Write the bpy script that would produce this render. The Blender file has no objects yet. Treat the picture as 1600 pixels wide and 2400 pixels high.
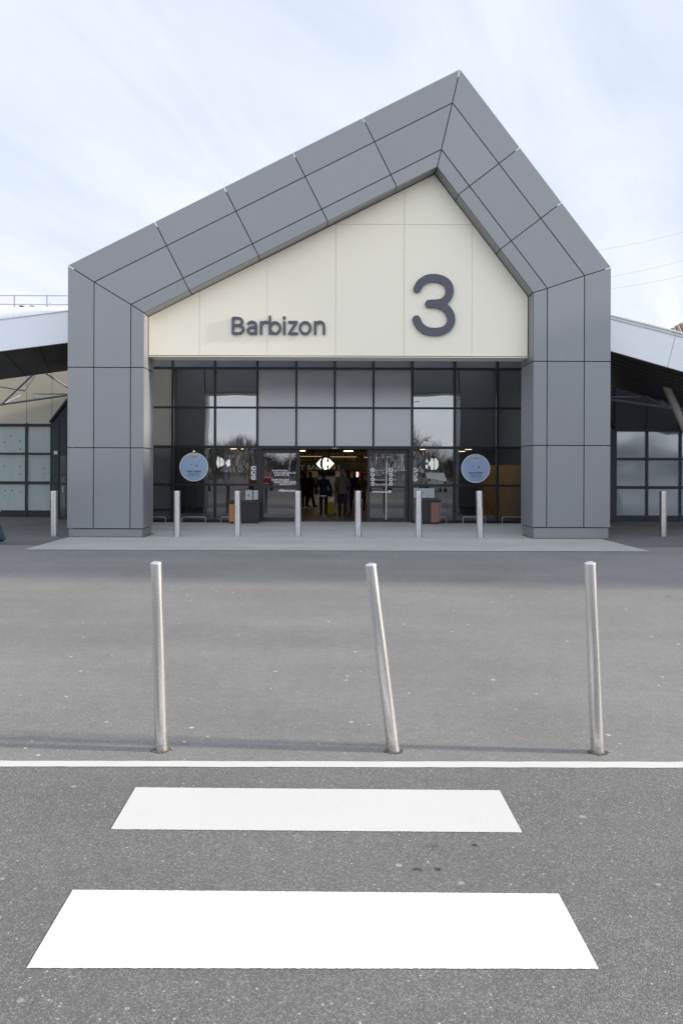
import bpy, math, random
from mathutils import Vector, Matrix
R = math.radians
random.seed(7)
S = bpy.context.scene
COL = S.collection

# ---------------------------------------------------------------- camera, sky, sun
F, H0, U0, V0, TH = 1800.0, 1.70, 750.0, 1100.0, 0.0035
cam = bpy.data.cameras.new('camera'); camo = bpy.data.objects.new('camera', cam); COL.objects.link(camo)
cam.sensor_width = cam.sensor_height = 36; cam.lens = 36 * F / 2400
cam.shift_x = 50 / 2400; cam.shift_y = -100 / 2400
cam.clip_start = 0.05; cam.clip_end = 3000
camo.matrix_world = Matrix.Translation((0, 0, H0)) @ Matrix.Rotation(R(90), 4, 'X') @ Matrix.Rotation(TH, 4, 'Z')
S.camera = camo
S.view_settings.view_transform = 'Standard'; S.view_settings.look = 'None'
S.view_settings.gamma = 1; S.view_settings.exposure = 0.66
S.cycles.use_denoising = True
S.cycles.max_bounces = 8; S.cycles.transparent_max_bounces = 12
S.cycles.sample_clamp_indirect = 4

SUN_EL = R(17); SDIR = Vector((0.997, -0.075, 0)).normalized() * math.cos(SUN_EL); SDIR.z = math.sin(SUN_EL)
sun = bpy.data.lights.new('sun', 'SUN'); sun.energy = 4.0; sun.angle = R(3.0); sun.color = (1.0, 0.89, 0.74)
suno = bpy.data.objects.new('sun', sun); COL.objects.link(suno)
suno.rotation_euler = SDIR.to_track_quat('Z', 'Y').to_euler(); suno.location = (40, -10, 30)

w = bpy.data.worlds.new('World'); S.world = w; w.use_nodes = True
nt = w.node_tree; N = nt.nodes; L = nt.links; N.clear()
def node(t, **k):
    n = N.new(t)
    for a, b in k.items(): setattr(n, a, b)
    return n
out = node('ShaderNodeOutputWorld'); bg = node('ShaderNodeBackground'); bg.inputs['Strength'].default_value = 0.1
sky = node('ShaderNodeTexSky', sky_type='NISHITA', sun_disc=False)
sky.sun_elevation = SUN_EL; sky.sun_rotation = math.atan2(SDIR.x, SDIR.y)
sky.dust_density = 1.5; sky.air_density = 1.0
tc = node('ShaderNodeTexCoord'); sep = node('ShaderNodeSeparateXYZ'); L.new(tc.outputs['Generated'], sep.inputs[0])
def mth(op, a, b=None, clamp=False):
    n = node('ShaderNodeMath', operation=op); n.use_clamp = clamp
    for i, x in enumerate((a, b)):
        if x is None: continue
        if isinstance(x, (int, float)): n.inputs[i].default_value = x
        else: L.new(x, n.inputs[i])
    return n.outputs[0]
zc = mth('MAXIMUM', sep.outputs[2], 0.0)
den = mth('ADD', zc, 0.22)
px = mth('DIVIDE', sep.outputs[0], den); py = mth('DIVIDE', sep.outputs[1], den)
cmb = node('ShaderNodeCombineXYZ'); L.new(px, cmb.inputs[0]); L.new(py, cmb.inputs[1])
mp = node('ShaderNodeMapping'); mp.inputs['Scale'].default_value = (0.42, 1.5, 1)
mpr = node('ShaderNodeMapping'); mpr.inputs['Rotation'].default_value = (0, 0, R(-62))
mp.inputs['Location'].default_value = (5.3, 2.9, 0)
L.new(cmb.outputs[0], mpr.inputs[0]); L.new(mpr.outputs[0], mp.inputs[0])
n1 = node('ShaderNodeTexNoise'); n1.inputs['Scale'].default_value = 2.3; n1.inputs['Detail'].default_value = 9; n1.inputs['Roughness'].default_value = 0.6; n1.inputs['Distortion'].default_value = 0.7
L.new(mp.outputs[0], n1.inputs['Vector'])
n2 = node('ShaderNodeTexNoise'); n2.inputs['Scale'].default_value = 1.1; n2.inputs['Detail'].default_value = 5; n2.inputs['Roughness'].default_value = 0.5
L.new(cmb.outputs[0], n2.inputs['Vector'])
s_ = mth('ADD', mth('MULTIPLY', n1.outputs['Fac'], 0.6), mth('MULTIPLY', n2.outputs['Fac'], 0.55))
r_ = node('ShaderNodeMapRange'); r_.inputs['From Min'].default_value = 0.46; r_.inputs['From Max'].default_value = 0.68
r_.inputs['To Min'].default_value = 0.0; r_.inputs['To Max'].default_value = 1.0
L.new(s_, r_.inputs['Value'])
hz = mth('SUBTRACT', 1.0, mth('MULTIPLY', zc, 1.9), True)       # veil thickens to the horizon
hz = mth('POWER', hz, 1.6)
fac = mth('ADD', mth('MULTIPLY', r_.outputs[0], 0.66), mth('MULTIPLY', hz, 0.5), True)
fac = mth('ADD', fac, 0.06, True)
skyc = node('ShaderNodeMix', data_type='RGBA', blend_type='MIX')
thin = node('ShaderNodeMix', data_type='RGBA', blend_type='MIX'); thin.inputs[0].default_value = 0.88
L.new(sky.outputs[0], thin.inputs[6]); thin.inputs[7].default_value = (4.75, 5.4, 6.55, 1)
L.new(fac, skyc.inputs[0]); L.new(thin.outputs[2], skyc.inputs[6]); skyc.inputs[7].default_value = (6.1, 6.3, 6.6, 1)
gain = mth('ADD', 1.0, mth('MULTIPLY', mth('POWER', mth('MAXIMUM', mth('MULTIPLY', sep.outputs[1], -1.0), 0.0), 0.6), 0.45))   # brightness added to the sky behind the camera, lifting facade and ground
gs = node('ShaderNodeVectorMath', operation='SCALE'); L.new(skyc.outputs[2], gs.inputs[0]); L.new(gain, gs.inputs['Scale'])
L.new(gs.outputs[0], bg.inputs[0]); L.new(bg.outputs[0], out.inputs[0])

# ---------------------------------------------------------------- helpers
def unroll(u, v):
    du, dv = u - U0, v - V0
    return du + TH * dv, dv - TH * du
def W(u, v, Y):
    du, dv = unroll(u, v)
    return Vector((du * Y / F, Y, H0 - dv * Y / F))
def G(u, v):
    du, dv = unroll(u, v)
    Y = F * H0 / dv
    return Vector((du * Y / F, Y, 0))

class MB:
    def __init__(s): s.v = []; s.f = []
    def add(s, vs, fs):
        n = len(s.v); s.v += [tuple(x) for x in vs]; s.f += [tuple(i + n for i in f) for f in fs]; return s
    def box(s, x0, x1, y0, y1, z0, z1, M=None):
        vs = [Vector((x, y, z)) for x in (x0, x1) for y in (y0, y1) for z in (z0, z1)]
        if M: vs = [M @ p for p in vs]
        return s.add(vs, [(0, 1, 3, 2), (4, 6, 7, 5), (0, 4, 5, 1), (2, 3, 7, 6), (0, 2, 6, 4), (1, 5, 7, 3)])
    def bbox(s, x0, x1, y0, y1, z0, z1, b=0.004):       # box with chamfered edges in the XZ outline
        return s.prism([(x0 + b, z0), (x1 - b, z0), (x1, z0 + b), (x1, z1 - b), (x1 - b, z1), (x0 + b, z1), (x0, z1 - b), (x0, z0 + b)], y0, y1)
    def prism(s, pts, y0, y1):                          # outline in X,Z swept along Y
        n = len(pts)
        vs = [(p[0], y0, p[1]) for p in pts] + [(p[0], y1, p[1]) for p in pts]
        fs = [tuple(range(n)), tuple(range(2 * n - 1, n - 1, -1))]
        fs += [(i, i + n, (i + 1) % n + n, (i + 1) % n) for i in range(n)]
        return s.add(vs, fs)
    def prismz(s, pts, z0, z1):                         # outline in X,Y swept along Z
        n = len(pts)
        vs = [(p[0], p[1], z0) for p in pts] + [(p[0], p[1], z1) for p in pts]
        fs = [tuple(range(n - 1, -1, -1)), tuple(range(n, 2 * n))]
        fs += [(i, (i + 1) % n, (i + 1) % n + n, i + n) for i in range(n)]
        return s.add(vs, fs)
    def tube(s, pts, rad, n=10, cap=True):
        pts = [Vector(p) for p in pts]
        if isinstance(rad, (int, float)): rad = [rad] * len(pts)
        rings = []
        a = None
        for i, p in enumerate(pts):
            d = (pts[min(i + 1, len(pts) - 1)] - pts[max(i - 1, 0)]).normalized()
            if a is None:
                a = d.orthogonal().normalized()
            a = (a - d * a.dot(d)).normalized(); b = d.cross(a)
            rings.append([p + (a * math.cos(t) + b * math.sin(t)) * rad[i] for t in [2 * math.pi * k / n for k in range(n)]])
        vs = [q for r in rings for q in r]
        fs = [(i * n + k, i * n + (k + 1) % n, (i + 1) * n + (k + 1) % n, (i + 1) * n + k) for i in range(len(pts) - 1) for k in range(n)]
        if cap: fs += [tuple(range(n - 1, -1, -1)), tuple(range((len(pts) - 1) * n, len(pts) * n))]
        return s.add(vs, fs)
    def lathe(s, prof, n=32, M=None):                   # prof: (r,z)
        vs = []; fs = []
        for r, z in prof:
            for k in range(n):
                t = 2 * math.pi * k / n; vs.append(Vector((r * math.cos(t), r * math.sin(t), z)))
        for i in range(len(prof) - 1):
            for k in range(n): fs.append((i * n + k, i * n + (k + 1) % n, (i + 1) * n + (k + 1) % n, (i + 1) * n + k))
        fs.append(tuple(range(n - 1, -1, -1))); fs.append(tuple(range((len(prof) - 1) * n, len(prof) * n)))
        if M: vs = [M @ p for p in vs]
        return s.add(vs, fs)
    def ball(s, c, r, n=10, sq=(1, 1, 1)):
        c = Vector(c); vs = []; fs = []
        m = n // 2
        for i in range(1, m):
            a = math.pi * i / m
            for k in range(n):
                t = 2 * math.pi * k / n
                vs.append(c + Vector((r * sq[0] * math.sin(a) * math.cos(t), r * sq[1] * math.sin(a) * math.sin(t), r * sq[2] * math.cos(a))))
        for i in range(m - 2):
            for k in range(n): fs.append((i * n + k, (i + 1) * n + k, (i + 1) * n + (k + 1) % n, i * n + (k + 1) % n))
        top = len(vs); vs.append(c + Vector((0, 0, r * sq[2]))); vs.append(c - Vector((0, 0, r * sq[2])))
        for k in range(n):
            fs.append((top, k, (k + 1) % n)); fs.append((top + 1, (m - 2) * n + (k + 1) % n, (m - 2) * n + k))
        return s.add(vs, fs)
    def build(s, name, mat, parent=None, smooth=False):
        me = bpy.data.meshes.new(name); me.from_pydata(s.v, [], s.f); me.validate(); me.update()
        import bmesh
        b = bmesh.new(); b.from_mesh(me); bmesh.ops.recalc_face_normals(b, faces=b.faces); b.to_mesh(me); b.free()
        o = bpy.data.objects.new(name, me); COL.objects.link(o)
        if mat: me.materials.append(mat)
        if smooth:
            for p in me.polygons: p.use_smooth = len(p.vertices) < 8
            me.set_sharp_from_angle(angle=R(38))
        if parent:
            o.parent = parent
            if parent.type == 'EMPTY' or True: o.matrix_parent_inverse = parent.matrix_basis.inverted() if parent.parent is None else (parent.parent.matrix_basis @ parent.matrix_parent_inverse @ parent.matrix_basis).inverted() if False else parent.matrix_basis.inverted()
        return o
def tag(o, label=None, cat=None, group=None, kind=None):
    if label: o['label'] = label
    if cat: o['category'] = cat
    if group: o['group'] = group
    if kind: o['kind'] = kind
    return o
def thing(name, label, cat, loc=(0, 0, 0), group=None):
    o = bpy.data.objects.new(name, None); COL.objects.link(o); o.location = loc; o.empty_display_size = 0.2
    tag(o, label, cat, group); return o
def local(name, label, cat, group=None):                # parts are built at the origin, the thing is moved afterwards
    return thing(name, label, cat, (0, 0, 0), group)
def copy_tree(o, parent=None):
    c = o.copy(); COL.objects.link(c)
    if parent is not None: c.parent = parent
    for ch in list(o.children): copy_tree(ch, c)
    return c

def area2(p): return sum(p[i][0] * p[(i + 1) % len(p)][1] - p[(i + 1) % len(p)][0] * p[i][1] for i in range(len(p)))
def clip(poly, a, b, c):                                # keep a*x+b*z<=c
    o = []
    for i in range(len(poly)):
        p, q = poly[i], poly[(i + 1) % len(poly)]
        dp, dq = a * p[0] + b * p[1] - c, a * q[0] + b * q[1] - c
        if dp <= 0: o.append(p)
        if dp * dq < 0:
            t = dp / (dp - dq); o.append((p[0] + (q[0] - p[0]) * t, p[1] + (q[1] - p[1]) * t))
    return o
def inset(poly, d, skip=()):
    if area2(poly) < 0: poly = poly[::-1]
    n = len(poly); lines = []
    for i in range(n):
        p, q = Vector(poly[i]), Vector(poly[(i + 1) % n]); t = (q - p).normalized(); nn = Vector((-t.y, t.x))
        lines.append((p + nn * d, t))
    o = []
    for i in range(n):
        (p, t), (q, s) = lines[i - 1], lines[i]
        cr = t.x * s.y - t.y * s.x
        if abs(cr) < 1e-6: o.append((q.x, q.y)); continue
        k = ((q.x - p.x) * s.y - (q.y - p.y) * s.x) / cr
        o.append((p.x + t.x * k, p.y + t.y * k))
    return o

# ---------------------------------------------------------------- materials
def newmat(name):
    m = bpy.data.materials.new(name); m.use_nodes = True
    t = m.node_tree; t.nodes.clear()
    o = t.nodes.new('ShaderNodeOutputMaterial'); return m, t, o
def inp(t, sock, x):
    if isinstance(x, (int, float, tuple)): sock.default_value = x
    else: t.links.new(x, sock)
def tmath(t, op, a, b=0.0, clamp=False):
    n = t.nodes.new('ShaderNodeMath'); n.operation = op; n.use_clamp = clamp
    inp(t, n.inputs[0], a); inp(t, n.inputs[1], b); return n.outputs[0]
def tnoise(t, scale, detail=3, rough=0.5, stretch=None, dist=0.0):
    c = t.nodes.new('ShaderNodeTexCoord'); n = t.nodes.new('ShaderNodeTexNoise')
    n.inputs['Scale'].default_value = scale; n.inputs['Detail'].default_value = detail; n.inputs['Roughness'].default_value = rough
    n.inputs['Distortion'].default_value = dist
    if stretch:
        m = t.nodes.new('ShaderNodeMapping'); m.inputs['Scale'].default_value = stretch
        t.links.new(c.outputs['Object'], m.inputs[0]); t.links.new(m.outputs[0], n.inputs['Vector'])
    else: t.links.new(c.outputs['Object'], n.inputs['Vector'])
    return n.outputs['Fac']
def trange(t, x, a, b, c, d):
    n = t.nodes.new('ShaderNodeMapRange'); inp(t, n.inputs['Value'], x)
    for k, q in zip(('From Min', 'From Max', 'To Min', 'To Max'), (a, b, c, d)): n.inputs[k].default_value = q
    return n.outputs[0]
def tmix(t, f, a, b, blend='MIX'):
    n = t.nodes.new('ShaderNodeMix'); n.data_type = 'RGBA'; n.blend_type = blend
    inp(t, n.inputs[0], f); inp(t, n.inputs[6], a); inp(t, n.inputs[7], b); return n.outputs[2]
def c4(c): return (c[0], c[1], c[2], 1.0)
def scale_col(c, k): return (c[0] * k, c[1] * k, c[2] * k, 1.0)
def mat(name, col, rough=0.5, metal=0.0, var=0.06, nscale=1.2, bump=0.0, bscale=40, spec=0.5, stretch=None, coat=0.0, rvar=0.05, wave=0.0, island=0.0):
    m, t, o = newmat(name)
    p = t.nodes.new('ShaderNodeBsdfPrincipled')
    nz = tnoise(t, nscale, 5, 0.6, stretch)
    cc_ = tmix(t, trange(t, nz, 0.3, 0.7, 0, 1), scale_col(col, 1 - var), scale_col(col, 1 + var))
    if island:
        g_ = t.nodes.new('ShaderNodeNewGeometry'); f_ = trange(t, g_.outputs['Random Per Island'], 0, 1, 1 - island, 1 + island)
        st_ = trange(t, tnoise(t, 7, 4, 0.6, (1, 1, .07)), .35, .7, 1.006 if island > .01 else 1.0, .988 if island > .01 else 1.0)
        vm = t.nodes.new('ShaderNodeVectorMath'); vm.operation = 'SCALE'; t.links.new(cc_, vm.inputs[0]); t.links.new(tmath(t, 'MULTIPLY', f_, st_), vm.inputs['Scale']); cc_ = vm.outputs[0]
    inp(t, p.inputs['Base Color'], cc_)
    inp(t, p.inputs['Roughness'], trange(t, nz, 0.3, 0.7, max(rough - rvar, 0.02), min(rough + rvar, 1)))
    p.inputs['Metallic'].default_value = metal; p.inputs['Specular IOR Level'].default_value = spec
    p.inputs['Coat Weight'].default_value = coat
    if bump or wave:
        b = t.nodes.new('ShaderNodeBump'); b.inputs['Strength'].default_value = 1.0; b.inputs['Distance'].default_value = bump or wave
        t.links.new(tnoise(t, bscale, 3), b.inputs['Height']); t.links.new(b.outputs[0], p.inputs['Normal'])
    t.links.new(p.outputs[0], o.inputs[0]); return m
def emis(name, col, s):
    m, t, o = newmat(name); e = t.nodes.new('ShaderNodeEmission')
    nz = tnoise(t, 4.0, 2); inp(t, e.inputs[0], tmix(t, nz, scale_col(col, 0.94), c4(col))); e.inputs[1].default_value = s
    t.links.new(e.outputs[0], o.inputs[0]); return m
def glassmat(name, tint, refl, rough=0.01, wave=0.0005, edge=0.45):
    """clear solar-control pane: sees through with a tint, mirrors the surroundings"""
    m, t, o = newmat(name)
    tr = t.nodes.new('ShaderNodeBsdfTransparent'); tr.inputs[0].default_value = c4(tint)
    g = t.nodes.new('ShaderNodeBsdfGlossy'); g.inputs['Color'].default_value = (0.95, 0.97, 1, 1); g.inputs['Roughness'].default_value = rough
    b = t.nodes.new('ShaderNodeBump'); b.inputs['Distance'].default_value = wave * 8; b.inputs['Strength'].default_value = 1
    t.links.new(tnoise(t, 0.9, 1, 0.3), b.inputs['Height']); t.links.new(b.outputs[0], g.inputs['Normal'])
    lw = t.nodes.new('ShaderNodeLayerWeight'); lw.inputs[0].default_value = 0.25
    f = tmath(t, 'ADD', tmath(t, 'MULTIPLY', lw.outputs['Fresnel'], edge), refl, True)
    x = t.nodes.new('ShaderNodeMixShader'); inp(t, x.inputs[0], f)
    t.links.new(tr.outputs[0], x.inputs[1]); t.links.new(g.outputs[0], x.inputs[2]); t.links.new(x.outputs[0], o.inputs[0]); return m
def panelglass(name, col, refl, rough, wave=0.001, tintg=(0.95, 0.97, 1)):
    """opaque back-painted pane: colour behind a mirror-like surface"""
    m, t, o = newmat(name)
    d = t.nodes.new('ShaderNodeBsdfDiffuse'); nz = tnoise(t, 0.7, 3)
    inp(t, d.inputs[0], tmix(t, nz, scale_col(col, 0.9), scale_col(col, 1.1)))
    g = t.nodes.new('ShaderNodeBsdfGlossy'); g.inputs['Color'].default_value = c4(tintg); g.inputs['Roughness'].default_value = rough
    b = t.nodes.new('ShaderNodeBump'); b.inputs['Distance'].default_value = wave * 8
    t.links.new(tnoise(t, 0.8, 1, 0.3), b.inputs['Height']); t.links.new(b.outputs[0], g.inputs['Normal'])
    x = t.nodes.new('ShaderNodeMixShader'); x.inputs[0].default_value = refl
    t.links.new(d.outputs[0], x.inputs[1]); t.links.new(g.outputs[0], x.inputs[2]); t.links.new(x.outputs[0], o.inputs[0]); return m

def asphalt(name, base, speck, fine, specks=0.5):
    m, t, o = newmat(name); p = t.nodes.new('ShaderNodeBsdfPrincipled')
    tcn = t.nodes.new('ShaderNodeTexCoord')
    v = t.nodes.new('ShaderNodeTexVoronoi'); v.inputs['Scale'].default_value = fine; t.links.new(tcn.outputs['Object'], v.inputs['Vector'])
    s = t.nodes.new('ShaderNodeSeparateColor'); t.links.new(v.outputs['Color'], s.inputs[0])
    k = tmath(t, 'POWER', s.outputs[0], 3.2)
    big = trange(t, tnoise(t, 0.55, 6, 0.62), 0.3, 0.7, -1, 1)
    lane = trange(t, tnoise(t, 0.5, 4, 0.5, (0.25, 2.2, 1)), 0.3, 0.7, -1, 1)
    mid = trange(t, tnoise(t, 9, 4, 0.7), 0.3, 0.7, -1, 1)
    gain = tmath(t, 'ADD', 1.0, tmath(t, 'ADD', tmath(t, 'MULTIPLY', big, 0.10), tmath(t, 'ADD', tmath(t, 'MULTIPLY', mid, 0.07), tmath(t, 'MULTIPLY', lane, 0.06))))
    c = tmix(t, k, scale_col(base, 1), c4(speck))
    # stray pale chips and stuck litter
    v2 = t.nodes.new('ShaderNodeTexVoronoi'); v2.inputs['Scale'].default_value = 8.5; t.links.new(tcn.outputs['Object'], v2.inputs['Vector'])
    s2 = t.nodes.new('ShaderNodeSeparateColor'); t.links.new(v2.outputs['Color'], s2.inputs[0])
    chip = tmath(t, 'MULTIPLY', tmath(t, 'LESS_THAN', v2.outputs['Distance'], tmath(t, 'MULTIPLY', s2.outputs[1], 0.15)), tmath(t, 'GREATER_THAN', s2.outputs[0], 0.78))
    c = tmix(t, tmath(t, 'MULTIPLY', chip, specks), c, (0.62, 0.6, 0.58, 1))
    v4 = t.nodes.new('ShaderNodeTexVoronoi'); v4.inputs['Scale'].default_value = 70; t.links.new(tcn.outputs['Object'], v4.inputs['Vector'])
    s4 = t.nodes.new('ShaderNodeSeparateColor'); t.links.new(v4.outputs['Color'], s4.inputs[0])
    gr = tmath(t, 'MULTIPLY', tmath(t, 'LESS_THAN', v4.outputs['Distance'], .32), tmath(t, 'GREATER_THAN', s4.outputs[0], .965))
    c = tmix(t, tmath(t, 'MULTIPLY', gr, .7), c, tmix(t, tmath(t, 'GREATER_THAN', s4.outputs[1], .3), (0.42, 0.30, 0.18, 1), (0.55, 0.54, 0.52, 1)))
    # brown grit and small dark spots
    v3 = t.nodes.new('ShaderNodeTexVoronoi'); v3.inputs['Scale'].default_value = 1.7; t.links.new(tcn.outputs['Object'], v3.inputs['Vector'])
    s3 = t.nodes.new('ShaderNodeSeparateColor'); t.links.new(v3.outputs['Color'], s3.inputs[0])
    spot = tmath(t, 'MULTIPLY', trange(t, tmath(t, 'ADD', v3.outputs['Distance'], tmath(t, 'MULTIPLY', mid, 0.02)), 0.035, 0.09, 0.45, 0), tmath(t, 'GREATER_THAN', s3.outputs[0], 0.86), True)
    c = tmix(t, spot, c, (0.05, 0.048, 0.045, 1))
    sc = t.nodes.new('ShaderNodeVectorMath'); sc.operation = 'SCALE'; t.links.new(c, sc.inputs[0]); t.links.new(gain, sc.inputs['Scale'])
    t.links.new(sc.outputs[0], p.inputs['Base Color']); p.inputs['Roughness'].default_value = 0.85; p.inputs['Specular IOR Level'].default_value = 0.35
    b = t.nodes.new('ShaderNodeBump'); b.inputs['Distance'].default_value = 0.0035; b.inputs['Strength'].default_value = 0.7
    t.links.new(tmath(t, 'ADD', tmath(t, 'MULTIPLY', v.outputs['Distance'], -0.7), tnoise(t, fine * 0.5, 3)), b.inputs['Height']); t.links.new(b.outputs[0], p.inputs['Normal'])
    t.links.new(p.outputs[0], o.inputs[0]); return m

M = {}
M['asphalt'] = asphalt('asphalt_fine', (0.192, 0.189, 0.184), (0.30, 0.295, 0.285), 190, 0.75)
M['road'] = asphalt('asphalt_coarse', (0.133, 0.131, 0.132), (0.285, 0.275, 0.265), 200, 0.35)
M['slab'] = asphalt('concrete_slab', (0.39, 0.385, 0.375), (0.52, 0.52, 0.5), 140, 0.35)
M['apron'] = asphalt('worn_asphalt', (0.115, 0.113, 0.115), (0.22, 0.22, 0.22), 140, 0.5)

def paintmat(name, col, wear):
    m, t, o = newmat(name); p = t.nodes.new('ShaderNodeBsdfPrincipled')
    a = tnoise(t, 60, 4, 0.7); b_ = tnoise(t, 3, 4, 0.6)
    w1 = trange(t, tmath(t, 'ADD', a, tmath(t, 'MULTIPLY', b_, 0.7)), 0.99, 1.13, 0, wear)
    c = tmix(t, w1, c4(col), (0.32, 0.31, 0.30, 1)); c = tmix(t, trange(t, b_, 0.3, 0.7, 0, 0.10), c, (0.62, 0.61, 0.58, 1))
    t.links.new(c, p.inputs['Base Color']); p.inputs['Roughness'].default_value = 0.6
    b = t.nodes.new('ShaderNodeBump'); b.inputs['Distance'].default_value = 0.0007; t.links.new(tnoise(t, 110, 3), b.inputs['Height']); t.links.new(b.outputs[0], p.inputs['Normal'])
    t.links.new(p.outputs[0], o.inputs[0]); return m
M['paint'] = paintmat('road_paint', (0.83, 0.82, 0.79), 0.25)
M['paint2'] = paintmat('road_paint_worn', (0.63, 0.625, 0.61), 0.15)

M['clad'] = mat('grey_cladding', (0.262, 0.271, 0.288), 0.40, 0.3, 0.03, 0.35, stretch=(1, 1, 0.5), rvar=0.06, island=0.03, wave=0.004, bscale=0.8)
M['core'] = mat('dark_substructure', (0.045, 0.045, 0.05), 0.7)
M['cladback'] = mat('grey_cladding_rear', (0.32, 0.32, 0.32), 0.5, 0.1, 0.03)
M['cream'] = mat('cream_cladding', (0.93, 0.875, 0.73), 0.38, 0.0, 0.012, 0.4, rvar=0.03, island=0.004)
M['creamgap'] = mat('cream_joint', (0.55, 0.52, 0.46), 0.6)
M['letter'] = mat('lettering_grey', (0.085, 0.09, 0.115), 0.4, 0.1, 0.04, 3)
M['frame'] = mat('dark_mullion', (0.022, 0.023, 0.026), 0.35, 0.2, 0.08, 2)
M['frame2'] = mat('door_frame_brown', (0.035, 0.032, 0.034), 0.4, 0.2, 0.08, 2)
M['glass'] = glassmat('clear_glass', (0.52, 0.53, 0.54), 0.15)
M['doorglass'] = glassmat('door_glass', (0.55, 0.55, 0.55), 0.17, wave=0.0003)
M['span'] = panelglass('mirror_spandrel', (0.035, 0.036, 0.037), 0.32, 0.012, 0.0010)
M['span_teal'] = panelglass('green_grey_spandrel', (0.055, 0.065, 0.066), 0.16, 0.08)
M['satin'] = panelglass('satin_spandrel', (0.17, 0.17, 0.185), 0.34, 0.28)
M['toppanel'] = panelglass('top_strip_panel', (0.10, 0.11, 0.135), 0.2, 0.3)
M['white_fascia'] = mat('white_fascia', (0.84, 0.87, 0.92), 0.35, 0.1, 0.03, 0.5)
M['white_roof'] = mat('white_ribbed_roof', (0.8, 0.81, 0.82), 0.45, 0.1, 0.05, 2)
M['soffit'] = mat('brown_soffit', (0.055, 0.042, 0.036), 0.55, 0, 0.15, 1)
M['beige'] = mat('beige_cladding', (0.60, 0.56, 0.46), 0.55, 0, 0.04, 0.8)
M['tube'] = mat('grey_steel_tube', (0.30, 0.31, 0.36), 0.4, 0.4)
M['darkwall'] = mat('dark_navy_cladding', (0.035, 0.04, 0.055), 0.45, 0.1, 0.1, 1)
M['porch'] = mat('porch_grey', (0.16, 0.165, 0.17), 0.5, 0.1, 0.04, 1)
M['galv'] = mat('galvanised', (0.45, 0.47, 0.5), 0.4, 0.8)
M['post'] = mat('beige_strut', (0.50, 0.46, 0.38), 0.5, 0, 0.05, 1)
M['wood'] = mat('weathered_timber', (0.40, 0.28, 0.20), 0.7, 0, 0.2, 6)
M['bin_dark'] = mat('bin_dark', (0.03, 0.031, 0.034), 0.5)
M['orange'] = mat('orange_panel', (0.55, 0.24, 0.09), 0.6, 0, 0.08, 5)
M['terracotta'] = mat('terracotta_panel', (0.30, 0.155, 0.10), 0.6, 0, 0.08, 5)
M['paper'] = mat('paper_white', (0.62, 0.70, 0.70), 0.6, 0, 0.02)
M['white'] = mat('sticker_white', (0.93, 0.93, 0.93), 0.5, 0, 0.01)
M['dimwhite'] = mat('sticker_dim_white', (0.7, 0.7, 0.7), 0.5, 0, 0.01)
M['blue'] = mat('sticker_blue', (0.47, 0.63, 0.92), 0.4, 0, 0.05, 3)
M['palebox'] = mat('sticker_pale', (0.62, 0.70, 0.78), 0.4, 0, 0.02)
M['navy'] = mat('ink_navy', (0.03, 0.05, 0.13), 0.5, 0, 0.02)
M['rubber'] = mat('rubber', (0.02, 0.02, 0.02), 0.8)
M['amber'] = mat('amber_locker', (0.80, 0.47, 0.002), 0.5, 0, 0.04, 2)
M['red'] = mat('red_plastic', (0.45, 0.02, 0.02), 0.45)
M['bluecart'] = mat('blue_plastic', (0.03, 0.03, 0.28), 0.45)
M['moss'] = mat('moss', (0.10, 0.12, 0.035), 0.95, 0, 0.4, 25, 0.01, 60)
M['dirt'] = mat('cracked_dirt', (0.15, 0.14, 0.12), 0.95, 0, 0.4, 30, 0.01, 50)
M['cable'] = mat('cable', (0.4, 0.42, 0.45), 0.6)
def steel(name, col, rough):
    m, t, o = newmat(name); p = t.nodes.new('ShaderNodeBsdfPrincipled')
    a = tnoise(t, 14, 4, 0.6, (1, 1, 0.12)); g = tnoise(t, 45, 4, 0.7)
    tcn = t.nodes.new('ShaderNodeTexCoord'); sp = t.nodes.new('ShaderNodeSeparateXYZ'); t.links.new(tcn.outputs['Object'], sp.inputs[0])
    low = trange(t, sp.outputs[2], 0.0, 0.3, 0.6, 0.0)
    grime = tmath(t, 'MULTIPLY', low, trange(t, g, 0.45, 0.62, 0, 1), True)
    c = tmix(t, trange(t, a, 0.3, 0.7, 0, 1), scale_col(col, 0.95), scale_col(col, 1.03)); c = tmix(t, grime, c, (0.30, 0.25, 0.19, 1))
    t.links.new(c, p.inputs['Base Color']); p.inputs['Metallic'].default_value = 1
    inp(t, p.inputs['Roughness'], tmath(t, 'ADD', trange(t, a, 0.3, 0.7, rough - 0.03, rough + 0.04), tmath(t, 'MULTIPLY', grime, 0.3)))
    b = t.nodes.new('ShaderNodeBump'); b.inputs['Distance'].default_value = 0.0005; b.inputs['Strength'].default_value = 0.4
    t.links.new(tnoise(t, 9, 3, 0.5, (1, 1, 0.35)), b.inputs['Height']); t.links.new(b.outputs[0], p.inputs['Normal'])
    t.links.new(p.outputs[0], o.inputs[0]); return m
M['steel'] = steel('brushed_steel', (0.77, 0.77, 0.77), 0.28)

# ---------------------------------------------------------------- ground
def sheet(name, pts, z, m, kind='structure'):
    o = MB().add([(p[0], p[1], z) for p in pts], [tuple(range(len(pts)))]).build(name, m)
    o['kind'] = kind; return o
sheet('ground', [(-400, -400), (400, -400), (400, 400), (-400, 400)], 0, M['asphalt'])
lineL, lineR = G(0, 1799), G(1600, 1801.5)
def ext(a, b, x): return (x, a.y + (b.y - a.y) * (x - a.x) / (b.x - a.x))
l0, l1 = ext(lineL, lineR, -60), ext(lineL, lineR, 60)
sheet('road', [(-60, -90), (60, -90), l1, l0], 0.004, M['road'])
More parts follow.
